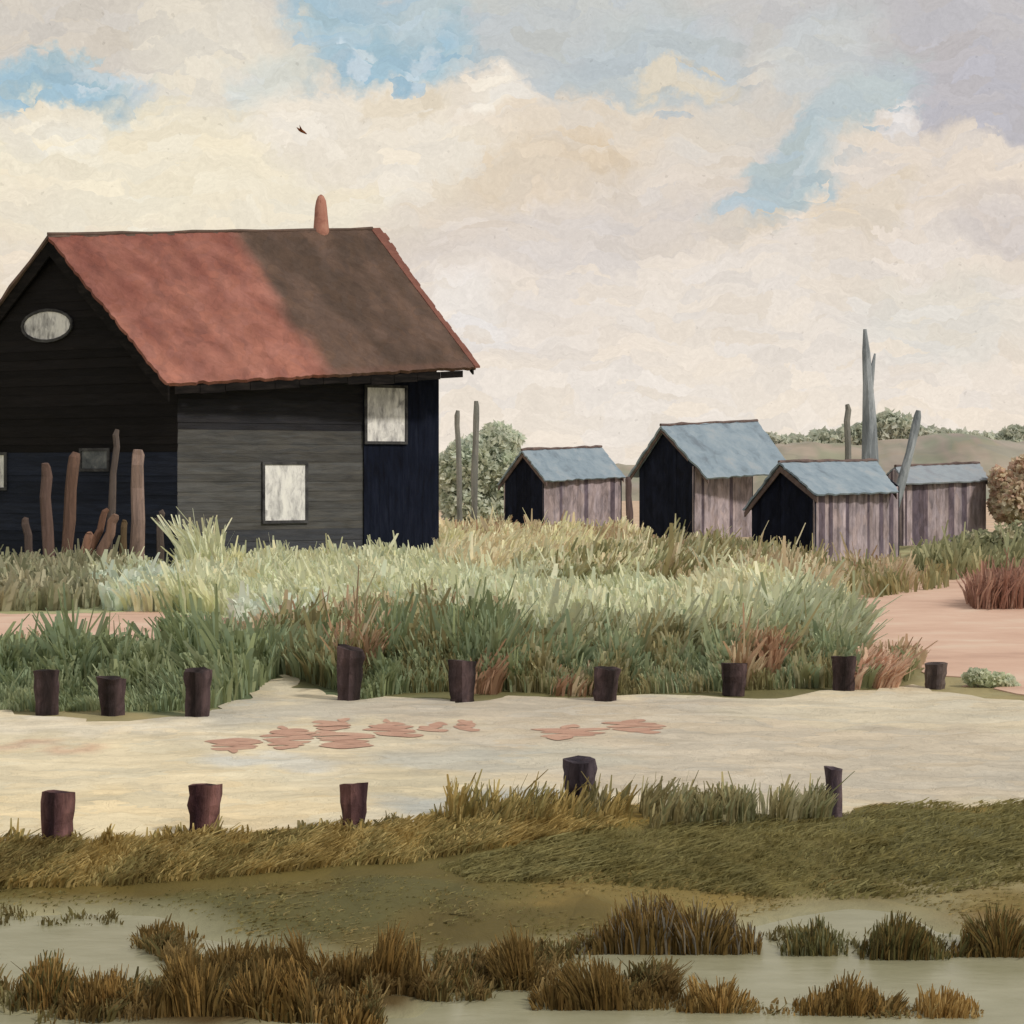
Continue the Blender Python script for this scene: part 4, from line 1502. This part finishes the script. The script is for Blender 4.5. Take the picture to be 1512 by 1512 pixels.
def sedge(x0, x1, ytop, ybase, n, pal, label, seed, lean=0.0, yspan=None):
    r = np.random.default_rng(seed)
    xs = x0 + (x1 - x0) * np.clip(r.normal(.5, .26, n), 0, 1)
    yb = ybase - r.uniform(0, 1, n) ** 1.3 * (yspan or 26) * (1 - .6 * np.abs(xs - (x0 + x1) / 2) / (x1 - x0))
    d_ = F * (EYE - WZ) / (yb - HOR)
    X = (xs - 756) / F * d_
    H = (ybase - ytop) / F * d_ * 1.05
    e_ = 1 - np.abs((xs - (x0 + x1) / 2) / ((x1 - x0) / 2)) ** 3
    lob = vnoise(X, X * 0 + seed, .07, seed % 6) * .6 + .4 * vnoise(X, X * 0, .25, (seed + 2) % 6)
    hg = H * np.clip(.3 + .7 * e_, .15, 1) * (.3 + .85 * lob) * r.uniform(.45, 1.15, n)
    ln = lean + (xs - (x0 + x1) / 2) / (x1 - x0) * .3 + (vnoise(X, X * 0, .1, 3) - .5) * .6 + r.normal(0, .1, n)
    P_ = lush([lin(c) for c in pal], 2.3)
    k = r.integers(0, len(P_), n)
    c = P_[k] * r.uniform(.8, 1.2, n)[:, None]
    z = np.maximum(height(X, d_), WZ - .02)
    v, q_, c_ = blades(np.stack([X, d_, z], 1), hg, r.uniform(.005, .015, n), ln, c, r, .35)
    base = np.array([X.mean(), d_.mean(), float(z.mean())])
    ob = mesh_np('sedge_tuft', v - base, [q_], c_, M_blade)
    ob.location = base
    tag(ob, label, 'sedge tuft', SG)


BRN = [(74, 59, 30), (88, 70, 36), (102, 82, 46), (82, 64, 34), (66, 54, 28)]
BG = [(60, 60, 34), (74, 70, 40), (90, 78, 44), (56, 50, 28)]
OC = [(124, 96, 52), (110, 84, 44), (98, 74, 38), (134, 108, 64)]
sedge(188, 300, 1368, 1402, 420, BRN, 'small brown tuft on the point of mud at the edge of the left pool', 1)
sedge(285, 430, 1396, 1452, 700, BRN, 'brown tuft sloping down from the small tuft into the wide reddish fan', 2, .1)
sedge(372, 480, 1380, 1470, 900, BRN, 'left half of the wide reddish brown fan below the green bank', 3, -.05)
sedge(460, 640, 1372, 1472, 1900, BRN + OC[1:2], 'tallest wide reddish brown fan with separate stalks, left of centre', 4)
sedge(215, 330, 1446, 1512, 900, BRN + OC[:1], 'ochre brown tuft at the bottom left with blurred stems', 5)
sedge(20, 120, 1436, 1496, 620, OC + BG, 'ochre tuft nearest the left bottom corner of the pool', 6)
sedge(90, 220, 1452, 1506, 700, OC + BRN, 'low olive brown tuft along the bottom left bank', 7)
sedge(320, 500, 1432, 1512, 1400, BRN + OC[:2], 'large loose brown tuft at the bottom, left of the pale central pool', 8, .05)
sedge(712, 800, 1364, 1462, 900, BRN, 'narrow tall brown tuft in the centre, standing higher than its neighbours', 9)
sedge(620, 720, 1425, 1466, 420, BRN + BG, 'thin line of stubble between the wide fan and the narrow tall tuft', 10)
sedge(790, 985, 1422, 1492, 1400, BRN, 'dark brown drooping tuft between the two pale pools, right of centre', 11, -.1)
sedge(856, 1120, 1338, 1410, 2300, BRN + [(96, 92, 84)], 'largest dark brown tuft with tall stalks, grey on its left side', 12)
sedge(1000, 1120, 1438, 1496, 700, OC + BRN[:2], 'spiky ochre tuft standing in the right pool', 13, .1)
sedge(1170, 1345, 1448, 1500, 1100, BRN + OC[:2], 'long low brown tuft at the bottom right of the pool', 14, .15)
sedge(1340, 1450, 1464, 1504, 420, OC, 'thin ochre tuft at the bottom right corner', 15)
sedge(1155, 1250, 1362, 1412, 520, BG + [(84, 86, 62)], 'grey green tuft at the top of the right pool', 16)
sedge(1270, 1400, 1352, 1418, 1000, BG + BRN[:1], 'dark green bushy tuft between two others on the right shore', 17)
sedge(1405, 1540, 1352, 1414, 1100, BG + BRN, 'dark tuft cut by the right edge on the right shore', 18)
sedge(480, 570, 1480, 1520, 380, OC + BRN, 'small reddish tuft cut by the bottom edge', 19)

# ------------------------------------------------------------------ bird
d = 40.0
bc = P(445, 193, d)
mb = MB()
s = d / F
mb.tube([bc + Vector((-7 * s, 0, 5 * s)), bc + Vector((-3 * s, 0, 1.5 * s)), bc, bc + Vector((5 * s, 0, -3 * s)), bc + Vector((8 * s, 0, -5 * s))], [.3 * s, 1.8 * s, 2.4 * s, 1.5 * s, .5 * s], 8)
bird = empty('bird', bc)
tag(bird, 'tiny brown bird high in the pale cloud above the barn', 'bird')
mb.build('body', M_bird, bird)
for sgn in (-1, 1):
    mb = MB()
    a, b_, c_ = bc + Vector((-2 * s, 0, 1 * s)), bc + Vector((3 * s, 0, -1.5 * s)), bc + Vector((-2 * s, sgn * 9 * s, 7 * s))
    mb.prism([a, b_, c_], Vector((0, 0, .5 * s)))
    mb.build('wing', M_bird, bird)
